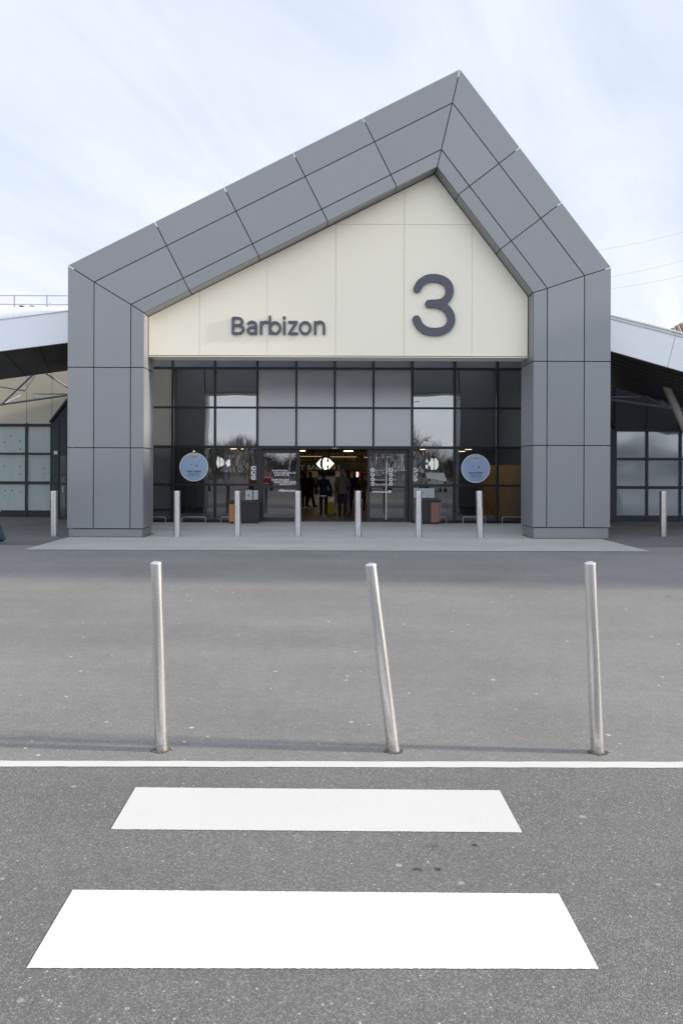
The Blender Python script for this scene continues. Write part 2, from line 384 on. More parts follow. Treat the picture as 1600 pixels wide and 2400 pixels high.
# darker walkway asphalt under the two wings, pale concrete slab under the portal
slabL, slabR = -6.17, 6.92
sheet('walkway', [(-30, 17.6), (slabL, 17.0), (slabL, 30), (-30, 30)], 0.004, M['apron'])
sheet('pavement', [(slabR, 17.0), (30, 17.6), (30, 30), (slabR, 30)], 0.004, M['apron'])
sheet('paved_slab', [(slabL, 15.98), (slabR, 16.05), (slabR, 19.26), (slabL, 19.26)], 0.0075, M['slab'])
sheet('entrance_paving', [(slabL, 19.29), (slabR, 19.29), (slabR, 24.3), (slabL, 24.3)], 0.007, M['slab'])

def wobble_strip(name, A, B, C, D, z, m, label, cat, group, amp=0.006, n=220):
    """painted marking with slightly ragged edges; A,B far edge, D,C near edge"""
    vs = []; fs = []
    rows = [A.lerp(D, 0), D]
    rnd = random.Random(len(label))
    for i in range(n + 1):
        t = i / n
        a = A.lerp(B, t); d = D.lerp(C, t)
        vs.append((a.x, a.y + rnd.uniform(-amp, amp), z)); vs.append((d.x, d.y + rnd.uniform(-amp, amp), z))
    for i in range(n): fs.append((2 * i, 2 * i + 1, 2 * i + 3, 2 * i + 2))
    o = MB().add(vs, fs).build(name, m); return tag(o, label, cat, group)
wl = [G(0, 1785.5), G(1600, 1788), G(1600, 1802), G(0, 1799)]
ex = [Vector((*ext(wl[0], wl[1], -14), 0)), Vector((*ext(wl[0], wl[1], 14), 0)), Vector((*ext(wl[3], wl[2], 14), 0)), Vector((*ext(wl[3], wl[2], -14), 0))]
wobble_strip('road_line', *ex, 0.0065, M['paint2'], 'long thin white line across the road in front of the leaning bollards', 'road line', None, 0.003, 400)
def st(l): return [G(*p) for p in l]
q = st([(318, 1848), (1170, 1855), (1223, 1954), (260, 1946.5)])
wobble_strip('crosswalk_stripe', q[0], q[1], q[2], q[3], 0.0065, M['paint2'], 'farther, greyer white crosswalk stripe just below the thin road line', 'crosswalk stripe', 'crosswalk stripes', 0.0015)
q = st([(171, 2089), (1308, 2098), (1402, 2275), (63, 2273)])
wobble_strip('crosswalk_stripe', q[0], q[1], q[2], q[3], 0.0065, M['paint'], 'nearest and whitest broad crosswalk stripe at the bottom of the photo', 'crosswalk stripe', 'crosswalk stripes', 0.0015)

def stain(u, v, wpx, hpx, label, seed):
    rn = random.Random(seed); c = G(u, v); kx = c.y / F; ky = c.y * c.y / (F * H0); mb = MB()
    for _ in range(90):
        x = c.x + rn.gauss(0, wpx * kx * .33); y = c.y + rn.gauss(0, hpx * ky * .4); rr = rn.uniform(.0006, .0024); n = 7; a0 = rn.random()
        mb.add([(x + rr * rn.uniform(.6, 1.3) * math.cos(6.283 * k / n + a0), y + rr * rn.uniform(.6, 1.3) * math.sin(6.283 * k / n + a0), .0058) for k in range(n)], [tuple(range(n))])
    tag(mb.build('oil_stain', M['stain']), label, 'stain', 'oil stains between the crosswalk stripes')
M['stain'] = mat('oil_stain', (0.075, 0.073, 0.073), 0.7, 0, 0.2, 40)
stain(1018, 1987, 26, 14, 'small dark speckled stain just below the right half of the farther stripe', 1)
stain(1112, 1984, 12, 9, 'small dark speckled stain nearest the lower right corner of the farther stripe', 7)
stain(979, 2040, 24, 5, 'flat thin dark stain midway between the stripes, the left one of a pair', 3)
stain(1025, 2040, 16, 6, 'flat thin dark stain midway between the stripes, the right one of a pair', 4)

# ---------------------------------------------------------------- the slanted portal
YF = 18.95
def X2(u, v, Y=YF):
    p = W(u, v, Y); return (p.x, p.z)
portal = thing('entrance_portal', 'tall grey asymmetrical house-shaped portal framing the mall entrance', 'portal', (0.5, 19.5, 0))
xl, xr = X2(156, 900)[0], X2(1431, 900)[0]
OL, SL1, SL2, IL = X2(159, 621.5), X2(221, 661), X2(307, 713.5), X2(338, 733.5)
OA, SA1, SA2, IA = X2(1077.6, 161), X2(1059.6, 241), X2(1034, 350), X2(1024, 391)
OR, SR1, SR2, IR = X2(1431.6, 626.5), X2(1369, 646), X2(1282, 675.7), X2(1249, 686)
xl = OL[0]; xr = OR[0]
def seg(band0, joints, band1):
    """bands: 4 points across at each end; joints: list of 4-point rows. returns panels"""
    rows = [band0] + joints + [band1]; out_ = []
    for a, b in zip(rows[:-1], rows[1:]):
        for k in range(3): out_.append([a[k], b[k], b[k + 1], a[k + 1]])
    return out_, rows
def onl(p, q, t): return (p[0] + (q[0] - p[0]) * t, p[1] + (q[1] - p[1]) * t)
def isect(p, q, r, s):
    d1 = (q[0] - p[0], q[1] - p[1]); d2 = (s[0] - r[0], s[1] - r[1]); cr = d1[0] * d2[1] - d1[1] * d2[0]
    k = ((r[0] - p[0]) * d2[1] - (r[1] - p[1]) * d2[0]) / cr; return (p[0] + d1[0] * k, p[1] + d1[1] * k)
Lb = [OL, SL1, SL2, IL]; Ab = [OA, SA1, SA2, IA]; Rb = [OR, SR1, SR2, IR]
# left slope joints given by an outer and an inner point
def jrow(o_, i_, A, B): return [isect(o_, i_, A[k], B[k]) for k in range(4)]
lj = [jrow(X2(*a), X2(*b), Lb, Ab) for a, b in [((362.7, 520), (442, 677)), ((525, 439), (604, 596)), ((687, 358.5), (766, 515)), ((850, 276.5), (929.3, 438))]]
rj = [jrow(X2(*a), X2(*b), Ab, Rb) for a, b in [((1217.9, 345), (1074, 455.7)), ((1316, 474), (1173, 583))]]
zb = X2(200, 1239)[1]
def flat(z, B): return [(p[0], z) for p in B]
zl = [X2(250, 861)[1], X2(250, 1049.5)[1]]; zr = [X2(1340, 847)[1], X2(1340, 1044)[1]]
zbr = X2(1340, 1236.5)[1]
segs = {'left_column': seg(Lb, [flat(z, Lb) for z in zl], flat(zb, Lb)),
        'left_slope': seg(Lb, lj, Ab), 'right_slope': seg(Ab, rj, Rb),
        'right_column': seg(Rb, [flat(z, Rb) for z in zr], flat(zbr, Rb))}
GAP = 0.021
rnd = random.Random(3)
YB = 20.06
for nm, (pans, rows) in segs.items():
    col_ = 'column' in nm
    mb = MB()
    for pl in pans:
        q = inset(pl, GAP / 2)
        dy = rnd.uniform(-0.002, 0.002)
        mb.prism(inset(pl, GAP / 2 + 0.003), YF + dy, YF + 0.003 + dy); mb.prism(q, YF + 0.003 + dy, YF + 0.035)
    # reveal panels on the inner edge and rear cladding
    for a, b in zip(rows[:-1], rows[1:]):
        p, q = Vector(a[3]), Vector(b[3]); t = (q - p).normalized(); o2 = Vector(a[0]) - p
        nn = Vector((-t.y, t.x)); nn = nn if nn.dot(o2) > 0 else -nn
        p2, q2 = p + t * GAP / 2, q - t * GAP / 2
        mb.prism([tuple(p2 + nn * .002), tuple(q2 + nn * .002), tuple(q2 + nn * 0.03), tuple(p2 + nn * 0.03)], YF + 0.037, YB)
    beam = mb.build('column' if col_ else 'gable_beam', M['clad'], portal)
    if col_:
        q = [rows[0][0], rows[0][3], rows[-1][3], rows[-1][0]]
    else: q = [rows[0][0], rows[-1][0], rows[-1][3], rows[0][3]]
    c = [rows[0][0], rows[0][3], rows[-1][3], rows[-1][0]]
    # core: recessed from the outer edge so that sky shows through the open joints
    def shr(row): 
        a, b = Vector(row[0]), Vector(row[3]); d = (b - a)
        return tuple(a + d * 0.075), tuple(b - d * 0.025)
    a0, a3 = shr(rows[0]); b0, b3 = shr(rows[-1])
    cz = 0.16 if col_ else 0
    MB().prism([a0, a3, b3, b0], YF + 0.05, YB - 0.02).build('core', M['core'], beam)
    MB().prism(inset([rows[0][0], rows[0][3], rows[-1][3], rows[-1][0]], 0.02), YB + 0.002, YB + 0.03).build('rear_panel', M['cladback'], beam)
    # outer edge cladding, behind the open joint
    a, b = Vector(a0), Vector(b0); t = (b - a).normalized(); o2 = a - Vector(rows[0][3]); nn = Vector((-t.y, t.x)); nn = nn if nn.dot(o2) > 0 else -nn
    MB().prism([tuple(a + nn * .003), tuple(b + nn * .003), tuple(b + nn * 0.03), tuple(a + nn * 0.03)], YF + 0.05, YB).build('edge_cladding', M['cladback'], beam)
    if col_:
        x0, x3 = sorted((rows[0][0][0], rows[0][3][0])); sg = 0.04
        zz = rows[-1][0][1] - 0.012
        MB().bbox(x0 + sg, x3 - sg, YF + 0.03, YB - 0.03, 0, zz, 0.003).build('plinth', M['clad'], beam)

# cream gable board
YC = 19.40
zfb = W(780, 835, YC).z
board = [(IL[0] + .004, zfb), (IR[0] - .004, zfb), IR, IA, IL]
board = inset(board, 0.012)
xs = [W(u, 800, YC).x for u in (467.5, 626, 786, 946, 1105)]
zh = W(900, 526, YC).z
fas = MB()
edges = [-99] + xs + [99]
for i in range(6):
    pc = clip(clip(board, 1, 0, edges[i + 1]), -1, 0, -edges[i])
    parts = [pc]
    if i >= 3: parts = [clip(pc, 0, 1, zh), clip(pc, 0, -1, -zh)]
    for pcc in parts:
        if len(pcc) > 2: fas.prism(inset(pcc, 0.0022 if i not in (3, 4) else 0.004), YC + rnd.uniform(-.0015, .0015), YC + 0.025)
fo = fas.build('gable_board', M['cream'], portal)
MB().prism(inset(board, 0.01), YC + 0.028, YB - 0.03).build('backing', M['creamgap'], fo)
MB().prism(inset([(IL[0] + .02, zfb + .02), (IR[0] - .02, zfb + .02), IR, IA, IL], 0.02), YB - 0.028, YB - .002).build('rear_panel', M['cladback'], fo)
MB().box(IL[0] + .006, IR[0] - .006, YC + 0.004, YB - 0.01, zfb - 0.022, zfb - 0.002).build('soffit_panel', M['cream'], fo)

# ---------------------------------------------------------------- raised lettering
def catmull(pts, n=8):
    P = [Vector(p) for p in pts]; P = [P[0] * 2 - P[1]] + P + [P[-1] * 2 - P[-2]]; o = []
    for i in range(1, len(P) - 2):
        for k in range(n):
            t = k / n; a, b, c, d = P[i - 1:i + 3]
            o.append(0.5 * ((2 * b) + (c - a) * t + (2 * a - 5 * b + 4 * c - d) * t * t + (3 * b - a - 3 * c + d) * t ** 3))
    o.append(P[-2]); return o
def ribbon(mb, pts, hw, y0, y1, capn=8, closed=False):
    P = [Vector(p) for p in pts]; n = len(P); Ls = []; Rs = []
    for i, p in enumerate(P):
        if closed: a, b = P[i - 1], P[(i + 1) % n]
        else: a, b = P[max(i - 1, 0)], P[min(i + 1, n - 1)]
        t = (b - a).normalized(); nn = Vector((-t.y, t.x)); 
        k = 1.0
        if 0 < i < n - 1 and not closed:
            t1 = (p - P[i - 1]).normalized(); c = max(0.5, abs(nn.dot(Vector((-t1.y, t1.x))))); k = 1 / c
        Ls.append(p + nn * hw * k); Rs.append(p - nn * hw * k)
    if closed:
        for i in range(n):
            j = (i + 1) % n
            quad = [Ls[i], Ls[j], Rs[j], Rs[i]]
            v = [(q.x, y0, q.y) for q in quad] + [(q.x, y1, q.y) for q in quad]
            mb.add(v, [(0, 1, 2, 3), (7, 6, 5, 4), (0, 4, 5, 1), (3, 2, 6, 7)])
        return
    out_ = list(Ls)
    t = (P[-1] - P[-2]).normalized(); a0 = math.atan2(t.x, -t.y) if False else math.atan2(Vector((-t.y, t.x)).y, Vector((-t.y, t.x)).x)
    for k in range(1, capn): a = a0 - math.pi * k / capn; out_.append(P[-1] + Vector((math.cos(a), math.sin(a))) * hw)
    out_ += Rs[::-1]
    t = (P[1] - P[0]).normalized(); nn = Vector((t.y, -t.x)); a0 = math.atan2(nn.y, nn.x)
    for k in range(1, capn): a = a0 - math.pi * k / capn; out_.append(P[0] + Vector((math.cos(a), math.sin(a))) * hw)
    mb.prism([(q.x, q.y) for q in out_], y0, y1)
def zz(x, y): return X2(500 + x / 2.529, 600 + y / 2.529, 19.30)
sc_ = 19.30 / F / 2.529
def letter(parent, name, strokes, hw, depth=0.045):
    mb = MB()
    for i, (kind_, pts) in enumerate(strokes):
        y0 = YC - .010 - depth - 0.0025 * i; y1 = y0 + depth
        if kind_ == 'c': ribbon(mb, catmull([zz(*p) for p in pts]), hw, y0, y1)
        elif kind_ == 'l': ribbon(mb, [zz(*p) for p in pts], hw, y0, y1)
        elif kind_ == 'o':
            cx, cy, rx, ry = pts
            ribbon(mb, [zz(cx + rx * math.cos(2 * math.pi * k / 40), cy + ry * math.sin(2 * math.pi * k / 40)) for k in range(40)], hw, y0, y1, closed=True)
        elif kind_ == 'd':
            cx, cy, r = pts; c = zz(cx, cy)
            mb.prism([(c[0] + r * sc_ * math.cos(2 * math.pi * k / 24), c[1] + r * sc_ * math.sin(2 * math.pi * k / 24)) for k in range(24)], y0, y1)
        elif kind_ == 'pin':
            c = zz(*pts); mb.box(c[0] - .01, c[0] + .01, y0 + .02, YC + .01, c[1] - .01, c[1] + .01)
    return mb.build(name, M['letter'], parent)
c0 = zz(385, 456)
name_sign = thing('name_sign', 'raised grey rounded letters spelling Barbizon on the cream gable board', 'sign', (c0[0], 19.3, c0[1]))
hw = 7.6 * sc_
letter(name_sign, 'letter', [('l', [(115, 365), (115, 456)]), ('c', [(115, 365), (140, 365), (160, 370), (170, 386), (161, 403), (142, 408), (115, 408)]),
       ('c', [(115, 408.5), (146, 408.5), (168, 416), (177, 432), (167, 449), (145, 456), (115, 456)]), ('pin', (115, 400))], hw)
letter(name_sign, 'letter', [('c', [(206, 398), (216, 390), (230, 387.5), (246, 395), (251, 412), (251, 458)]),
       ('c', [(250, 417), (225, 420), (208, 428), (204, 441), (213, 454), (228, 457), (243, 451), (251, 440)]), ('pin', (251, 440))], hw)
letter(name_sign, 'letter', [('l', [(282, 389), (282, 458)]), ('c', [(282, 418), (287, 401), (299, 390), (318, 388.5)]), ('pin', (282, 430))], hw)
letter(name_sign, 'letter', [('l', [(334, 357), (334, 457)]), ('o', (365, 424, 29.5, 33)), ('pin', (334, 400))], hw)
letter(name_sign, 'letter', [('l', [(420, 389), (420, 458)]), ('d', (419.5, 364, 9.5)), ('pin', (420, 420)), ('pin', (419.5, 364))], hw)
letter(name_sign, 'letter', [('l', [(449, 389), (493, 389)]), ('l', [(493, 389), (449, 457)]), ('l', [(449, 457), (494, 457)]), ('pin', (471, 457))], hw)
letter(name_sign, 'letter', [('o', (543.5, 424, 30.5, 34)), ('pin', (543.5, 457))], hw)
letter(name_sign, 'letter', [('l', [(603, 388), (603, 458)]), ('c', [(603, 425), (607, 405), (617, 392), (632, 388), (648, 395), (655, 412), (655, 458)]), ('pin', (655, 450))], hw)
c0 = zz(1308, 449)
num_sign = thing('number_sign', 'very large raised grey numeral 3 on the right of the cream gable board', 'sign', (c0[0], 19.3, c0[1]))
letter(num_sign, 'digit', [('c', [(1209, 192), (1226, 161), (1262, 135), (1308, 128), (1356, 138), (1391, 166), (1401, 206), (1388, 246), (1360, 270), (1325, 279), (1278, 281)]),
       ('c', [(1278, 281), (1330, 284), (1376, 306), (1404, 344), (1409, 384), (1392, 420), (1356, 442), (1308, 448), (1258, 439), (1222, 411), (1203, 374)]), ('pin', (1308, 128)), ('pin', (1308, 448))], 23.5 * sc_, 0.07)

# ---------------------------------------------------------------- text helper (flat decals with thickness)
def text(name, body, u, v, Y, h, m, parent=None, width=None, align='LEFT', bold=0.0, z3=0.002):
    c = bpy.data.curves.new(name, 'FONT'); c.body = body; c.extrude = z3 / h if h else z3; c.align_x = align; c.offset = bold; c.resolution_u = 3
    o = bpy.data.objects.new(name + '_src', c); COL.objects.link(o)
    dg = bpy.context.evaluated_depsgraph_get(); me = bpy.data.meshes.new_from_object(o.evaluated_get(dg)); 
    bpy.data.objects.remove(o); bpy.data.curves.remove(c)
    hpx = h                                        # cap height in metres
    xs_ = [p.co.x for p in me.vertices]; s = hpx / 0.70
    sx = s if not width else width / max(1e-4, (max(xs_) - min(xs_)))
    P = W(u, v, Y); x0 = (min(xs_) if align == 'LEFT' else (max(xs_) + min(xs_)) / 2)
    for p in me.vertices: p.co = Vector((P.x + (p.co.x - x0) * sx, P.y - p.co.z * s, P.z + p.co.y * s))
    me.materials.clear(); me.materials.append(m)
    q = bpy.data.objects.new(name, me); COL.objects.link(q)
    if parent: q.parent = parent; q.matrix_parent_inverse = parent.matrix_basis.inverted()
    return q
def disc(mb, u, v, Y, rad, th=0.004, n=40):
    P = W(u, v, Y); mb.prism([(P.x + rad * math.cos(2 * math.pi * k / n), P.z + rad * math.sin(2 * math.pi * k / n)) for k in range(n)], Y, Y + th); return mb

# ---------------------------------------------------------------- glazed entrance facade
YG = 24.5
px = YG / F
facade = thing('glazed_facade', 'dark framed glass entrance wall with sliding doors set back behind the portal', 'glass facade', (0.5, YG, 0))
US = [352, 405, 504, 603, 694, 784, 874.5, 965, 1064.5, 1164.5, 1232]
def gx(u): return W(u, 1050, YG).x
def gz(v): return W(790, v, YG).z
XS = [gx(u) for u in US]; XS[0] -= 0.1; XS[-1] = 6.51
Zt, Z1, Z2, Z3, Z4, Z5 = gz(828), gz(864), gz(956), gz(1048.5), gz(1137), 0.0
mt, mth_ = 0.055, 0.13
fr = MB()
for i, x in enumerate(XS):
    if i in (5,): fr.box(x - mt / 2, x + mt / 2, YG - 0.06, YG + 0.1, Z3, Zt + .5)
    elif i in (4, 6): fr.box(x - mt / 2, x + mt / 2, YG - 0.06, YG + 0.1, Z3, Zt + .5)
    else: fr.box(x - 0.035, x + 0.035, YG - 0.06, YG + 0.1, 0.0, Zt + .5)
for z, t in ((Z1, 0.07), (Z2, 0.06), (Z3, 0.085)):
    fr.box(XS[0], XS[-1], YG - 0.052, YG + 0.09, z - t / 2, z + t / 2)
for a, b in ((0, 3), (7, 10)):
    fr.box(XS[a], XS[b], YG - 0.045, YG + 0.08, Z4 - 0.035, Z4 + 0.035)
    fr.box(XS[a], XS[b], YG - 0.045, YG + 0.08, 0.0, 0.09)
fr.box(XS[0], XS[1], YG - 0.045, YG + 0.08, gz(1196) - .03, gz(1196) + .03)
fr.build('mullion_frame', M['frame'], facade)
def pane(i, z0, z1, m, nm='glass_pane'):
    MB().box(XS[i] + 0.03, XS[i + 1] - 0.03, YG + 0.012, YG + 0.026, z0 + .03, z1 - .03).build(nm, m, facade)
for i in range(10):
    mid = 3 <= i <= 6; end = i in (0, 9)
    pane(i, Z1, Zt + .5, M['toppanel'], 'spandrel_panel')
    for z0, z1 in ((Z2, Z1), (Z3, Z2)):
        pane(i, z0, z1, M['satin'] if mid else (M['span'] if (not end) else M['span']), 'spandrel_panel' if mid else 'glass_pane')
    if not mid:
        pane(i, Z4, Z3, M['span_teal'] if i == 0 else M['glass']); pane(i, 0.04, Z4, M['span_teal'] if i == 0 else M['glass'])
# door set
dtop = gz(1053)
header = MB().box(XS[3] + .036, XS[7] - .036, YG - 0.12, YG + 0.16, dtop, Z3 - .045)
header.build('door_header', M['frame2'], facade)
hd = W(784, 1052.5, YG - .13)
MB().lathe([(0.0, 0), (.11, 0), (.12, .02), (.11, .035), (0, .036)], 20, Matrix.Translation((hd.x, YG - .15, hd.z))).build('door_sensor', M['galv'], facade)
MB().box(XS[3] + .036, gx(614), YG - 0.08, YG + 0.12, 0, dtop - .002).build('door_jamb', M['frame2'], facade)
MB().box(gx(957), XS[7] - .036, YG - 0.08, YG + 0.12, 0, dtop - .002).build('door_jamb', M['frame2'], facade)
MB().box(XS[3] + .04, XS[7] - .04, YG - 0.16, YG + 0.10, 0.011, 0.03).build('threshold', M['galv'], facade)
def leaf(u0, u1, Y):
    x0, x1 = gx(u0), gx(u1); zt = dtop - 0.02; b = 0.075
    f = MB().box(x0, x0 + b, Y, Y + .05, 0.035, zt).box(x1 - b * 1.3, x1, Y, Y + .05, 0.035, zt).box(x0 + b, x1 - b * 1.3, Y + .001, Y + .049, zt - 0.11, zt)
    f.box(x0 + b, x1 - b * 1.3, Y + .001, Y + .049, .035, 0.16).box(x0 + b, x1 - b * 1.3, Y + .001, Y + .049, gz(1141) - .035, gz(1141) + .035)
    o = f.build('sliding_door', M['frame2'], facade)
    MB().box(x0 + b - .01, x1 - b * 1.3 + .01, Y + .02, Y + .03, .15, zt - .1).build('glass', M['doorglass'], o)
    return o
dl = leaf(613, 703, YG - .03); dr = leaf(861, 955, YG - .03)
YD = YG - .04
T = M['white']; hx = .060
lines = [('horaires Carrefour', 638, 1104.5, 37), ('du lundi au Vendredi de 9h à 21h30', 641, 1110, 52), ('samedi de 9h à 20h', 643, 1115, 34),
         ('horaires de la galerie', 637, 1126, 40), ('Samedi de 9h30 à 20h30', 642, 1131.5, 51), ('Samedi 9h à 20h', 655, 1136.5, 28)]
for b_, u, v, wd in lines: text('lettering', b_, u, v, YD, hx, T, dl, wd * px, bold=.03)
text('lettering', 'villiers.com', 652, 1152, YD, .075, T, dl, 41 * px, bold=.035)
text('lettering', 'ue', 680, 1136, YD, .10, M['dimwhite'], dl, 14 * px)
for k, v in enumerate((1101.3, 1112.8, 1123.8, 1134)):
    for u, n_, lab in ((873, 0, ('Espace détente', 'Toilettes', 'Point écologique', 'Info')[k]), (915.5, 1, ('Retrait marchandises', 'Photo', 'Nursery', '')[k])):
        d_ = disc(MB(), u, v, YD, 4.6 * px, .004, 24).build('pictogram', T, dr)
        P = W(u, v, YD - .003)
        g_ = MB(); a = 1.6 * px
        if (k + n_) % 4 == 0: ribbon(g_, [(P.x - a, P.z + a), (P.x + a, P.z - a)], .009, YD - .006, YD - .002, 3); ribbon(g_, [(P.x - a, P.z - a * .8), (P.x + a, P.z + a)], .007, YD - .009, YD - .0065, 3)
        elif (k + n_) % 4 == 1: g_.prism([(P.x - .012, P.z - a * 1.3), (P.x + .012, P.z - a * 1.3), (P.x + .03, P.z + .3 * a), (P.x - .03, P.z + .3 * a)], YD - .006, YD - .002); disc(g_, u, v - 2.2, YD - .006, .02, .004, 10)
        elif (k + n_) % 4 == 2: disc(g_, u - 1, v + .6, YD - .006, .025, .004, 12); ribbon(g_, [(P.x, P.z), (P.x + a * 1.2, P.z + a)], .009, YD - .010, YD - .0065, 3)
        else: g_.box(P.x - .035, P.x - .012, YD - .006, YD - .002, P.z - a, P.z + a); g_.box(P.x + .012, P.x + .035, YD - .006, YD - .002, P.z - a, P.z + a); g_.box(P.x - .014, P.x + .014, YD - .0065, YD - .0035, P.z - .01, P.z + .01)
        g_.build('icon', M['navy'], d_)
        if lab: text('lettering', lab, u + 5.2, v + 1.6, YD, .040, M['dimwhite'], dr, len(lab) * 1.55 * px)
text('lettering', 'ienve', 879, 1138.5, YD, .10, M['dimwhite'], dr, 31 * px)
text('lettering', 'www.cc-villi', 871, 1154.5, YD, .075, T, dr, 46 * px, bold=.035)
P0 = W(904.7, 1084, YD - .05); P1 = W(904.7, 1218, YD - .05)
hb = MB().tube([(P0.x, YD - .06, P0.z), (P0.x, YD - .06, P1.z)], .014, 8)
for zq in (.4, 1.0, 1.7): hb.tube([(P0.x, YD - .06, zq), (P0.x, YD + .01, zq)], .008, 6)
hb.build('door_handle', M['white'], dr, True)

# D-shaped white pictogram stickers beside the doors
def dstick(u0, u1, v, flip):
    P = W((u0 + u1) / 2, v, YG); hh = 5.1 * px; wd = (u1 - u0) * px / 2; r = hh; s = -1 if flip else 1
    pts = [(P.x - s * wd, P.z - hh), (P.x + s * (wd - r), P.z - hh)] + [(P.x + s * (wd - r + r * math.cos(a)), P.z + r * math.sin(a)) for a in [R(-90 + 180 * k / 12) for k in range(1, 12)]] + [(P.x + s * (wd - r), P.z + hh), (P.x - s * wd, P.z + hh)]
    return MB().prism(pts, YG + .005, YG + .010)
for side, (u0, u1, vs_, flip) in {'left': (588, 601, (1097, 1108.3, 1119.5), True), 'right': (966.5, 978, (1101.5, 1112.5, 1123.5), False)}.items():
    for k, v in enumerate(vs_):
        a = dstick(u0, u1, v, flip).build('pictogram_sticker', T)
        P = W((u0 + u1) / 2, v, YG)
        tag(a, '%s D-shaped white pictogram sticker on the glass just %s of the sliding doors' % (('topmost', 'middle', 'lowest')[k], side), 'sticker', 'pictogram stickers')
        g_ = MB(); q_ = 2.4 * px
        if k == 0: ribbon(g_, [(P.x - q_, P.z + .2 * q_), (P.x - .2 * q_, P.z - q_ * .6), (P.x + q_, P.z + q_ * .7)], .010, YG + .001, YG + .0045, 4)
        elif k == 1: ribbon(g_, [(P.x - q_, P.z + q_), (P.x + q_, P.z - q_)], .010, YG + .001, YG + .0045, 4); disc(g_, (u0 + u1) / 2, v - 1.5, YG - .004, .03, .004, 12)
        else: g_.prism([(P.x - q_, P.z + q_ * .7), (P.x + q_ * 1.2, P.z + q_ * .2), (P.x + q_ * .9, P.z - .15 * q_), (P.x - q_, P.z + .2 * q_)], YG + .001, YG + .0045)
        g_.build('icon', M['navy'], a)

# round blue window stickers
for u, v, lab in ((454.6, 1094.5, 'round blue gift card sticker on the glass left of the doors'), (1114, 1098, 'round blue gift card sticker on the glass right of the doors')):
    r_px = 33.6; Ys = YG - .075
    st_ = disc(MB(), u, v, Ys, r_px * px, .006, 64).build('window_sticker', T)
    tag(st_, lab, 'sticker', 'round blue window stickers')
    disc(MB(), u, v, Ys - .004, (r_px - 2.3) * px, .003, 64).build('blue_disc', M['blue'], st_)
    a, b = W(u - 8.5, v - 32, Ys), W(u + 8.5, v - 16.5, Ys)
    MB().box(a.x, b.x, Ys - .008, Ys - .0045, b.z, a.z).build('logo_tag', M['palebox'], st_)
    text('lettering', 'VILLIERS', u, v - 22.5, Ys - .0085, .035, M['navy'], st_, 13 * px, 'CENTER', .01)
    text('lettering', 'CARTE CADEAU', u, v + 12, Ys - .005, .050, M['navy'], st_, 34 * px, 'CENTER', .025)
    text('lettering', 'LE CADEAU QUI FAIT', u, v + 16.2, Ys - .005, .032, M['navy'], st_, 27 * px, 'CENTER')
    text('lettering', 'VRAIMENT PLAISIR', u, v + 19.8, Ys - .005, .032, M['navy'], st_, 27 * px, 'CENTER')
    k1, k2 = W(u - 18, v + 21.6, Ys), W(u + 18, v + 22, Ys)
    li = MB().box(k1.x, k2.x, Ys - .0065, Ys - .0045, k2.z, k1.z)
    k1, k2 = W(u - 10, v + 23.4, Ys), W(u + 10, v + 23.7, Ys); li.box(k1.x, k2.x, Ys - .0065, Ys - .0045, k2.z, k1.z)
    k1, k2 = W(u - 12, v + 28, Ys), W(u + 12, v + 28.4, Ys); li.box(k1.x, k2.x, Ys - .0065, Ys - .0045, k2.z, k1.z)
    li.build('small_print', M['navy'], st_)
    k1 = W(u - 5.5, v - 5.5, Ys); MB().box(k1.x - .017, k1.x + .017, Ys - .008, Ys - .0045, k1.z - .015, k1.z + .015).build('printed_card', M['red'], st_)
    k1 = W(u + 6.7, v - 3.2, Ys); MB().box(k1.x - .022, k1.x + .02, Ys - .008, Ys - .0045, k1.z - .02, k1.z + .02).build('printed_card', M['navy'], st_)
    MB().box(k1.x + .025, k1.x + .115, Ys - .008, Ys - .0045, k1.z - .025, k1.z + .01).build('printed_card', M['palebox'], st_)

# notices stuck on the glass
def notice(u0, u1, v0, v1, label, tri=False):
    Y = YG - .07; a, b = W(u0, v0, Y), W(u1, v1, Y)
    o = MB().box(a.x, b.x, Y, Y + .004, b.z, a.z).build('notice', M['paper']); tag(o, label, 'notice', 'paper notices on the glass')
    d = MB(); w_ = b.x - a.x; h_ = a.z - b.z; cx_ = (a.x + b.x) / 2
    if tri:
        zc_ = a.z - h_ * .62; d.prism([(cx_ - w_ * .27, zc_), (cx_ + w_ * .27, zc_), (cx_, zc_ + h_ * .34)], Y - .003, Y - .001)
        d.box(cx_ - w_ * .25, cx_ + w_ * .25, Y - .003, Y - .001, zc_ - h_ * .1, zc_ - h_ * .07)
        d.box(cx_ - w_ * .2, cx_ + w_ * .2, Y - .003, Y - .001, zc_ - h_ * .2, zc_ - h_ * .18)
    else:
        for k in range(4): d.box(a.x + w_ * .12, b.x - w_ * (.12 + .1 * (k % 2)), Y - .003, Y - .001, a.z - h_ * (.2 + .17 * k) - .004, a.z - h_ * (.2 + .17 * k) + .004)
    d.build('print', M['tube'], o)
notice(575.5, 591, 1149, 1171.5, 'pale notice with a warning triangle on the glass above the left bin', True)
notice(594, 606.5, 1149, 1171, 'plain white notice right beside the warning triangle notice')
notice(969, 985, 1144.6, 1167, 'pale green paper notice nearest the right door jamb')
notice(985.6, 1001, 1144.6, 1167, 'pale green paper notice in the middle of the row of three above the right bin')
notice(1001.6, 1017, 1144.6, 1167, 'pale green paper notice farthest right in the row of three above the right bin')

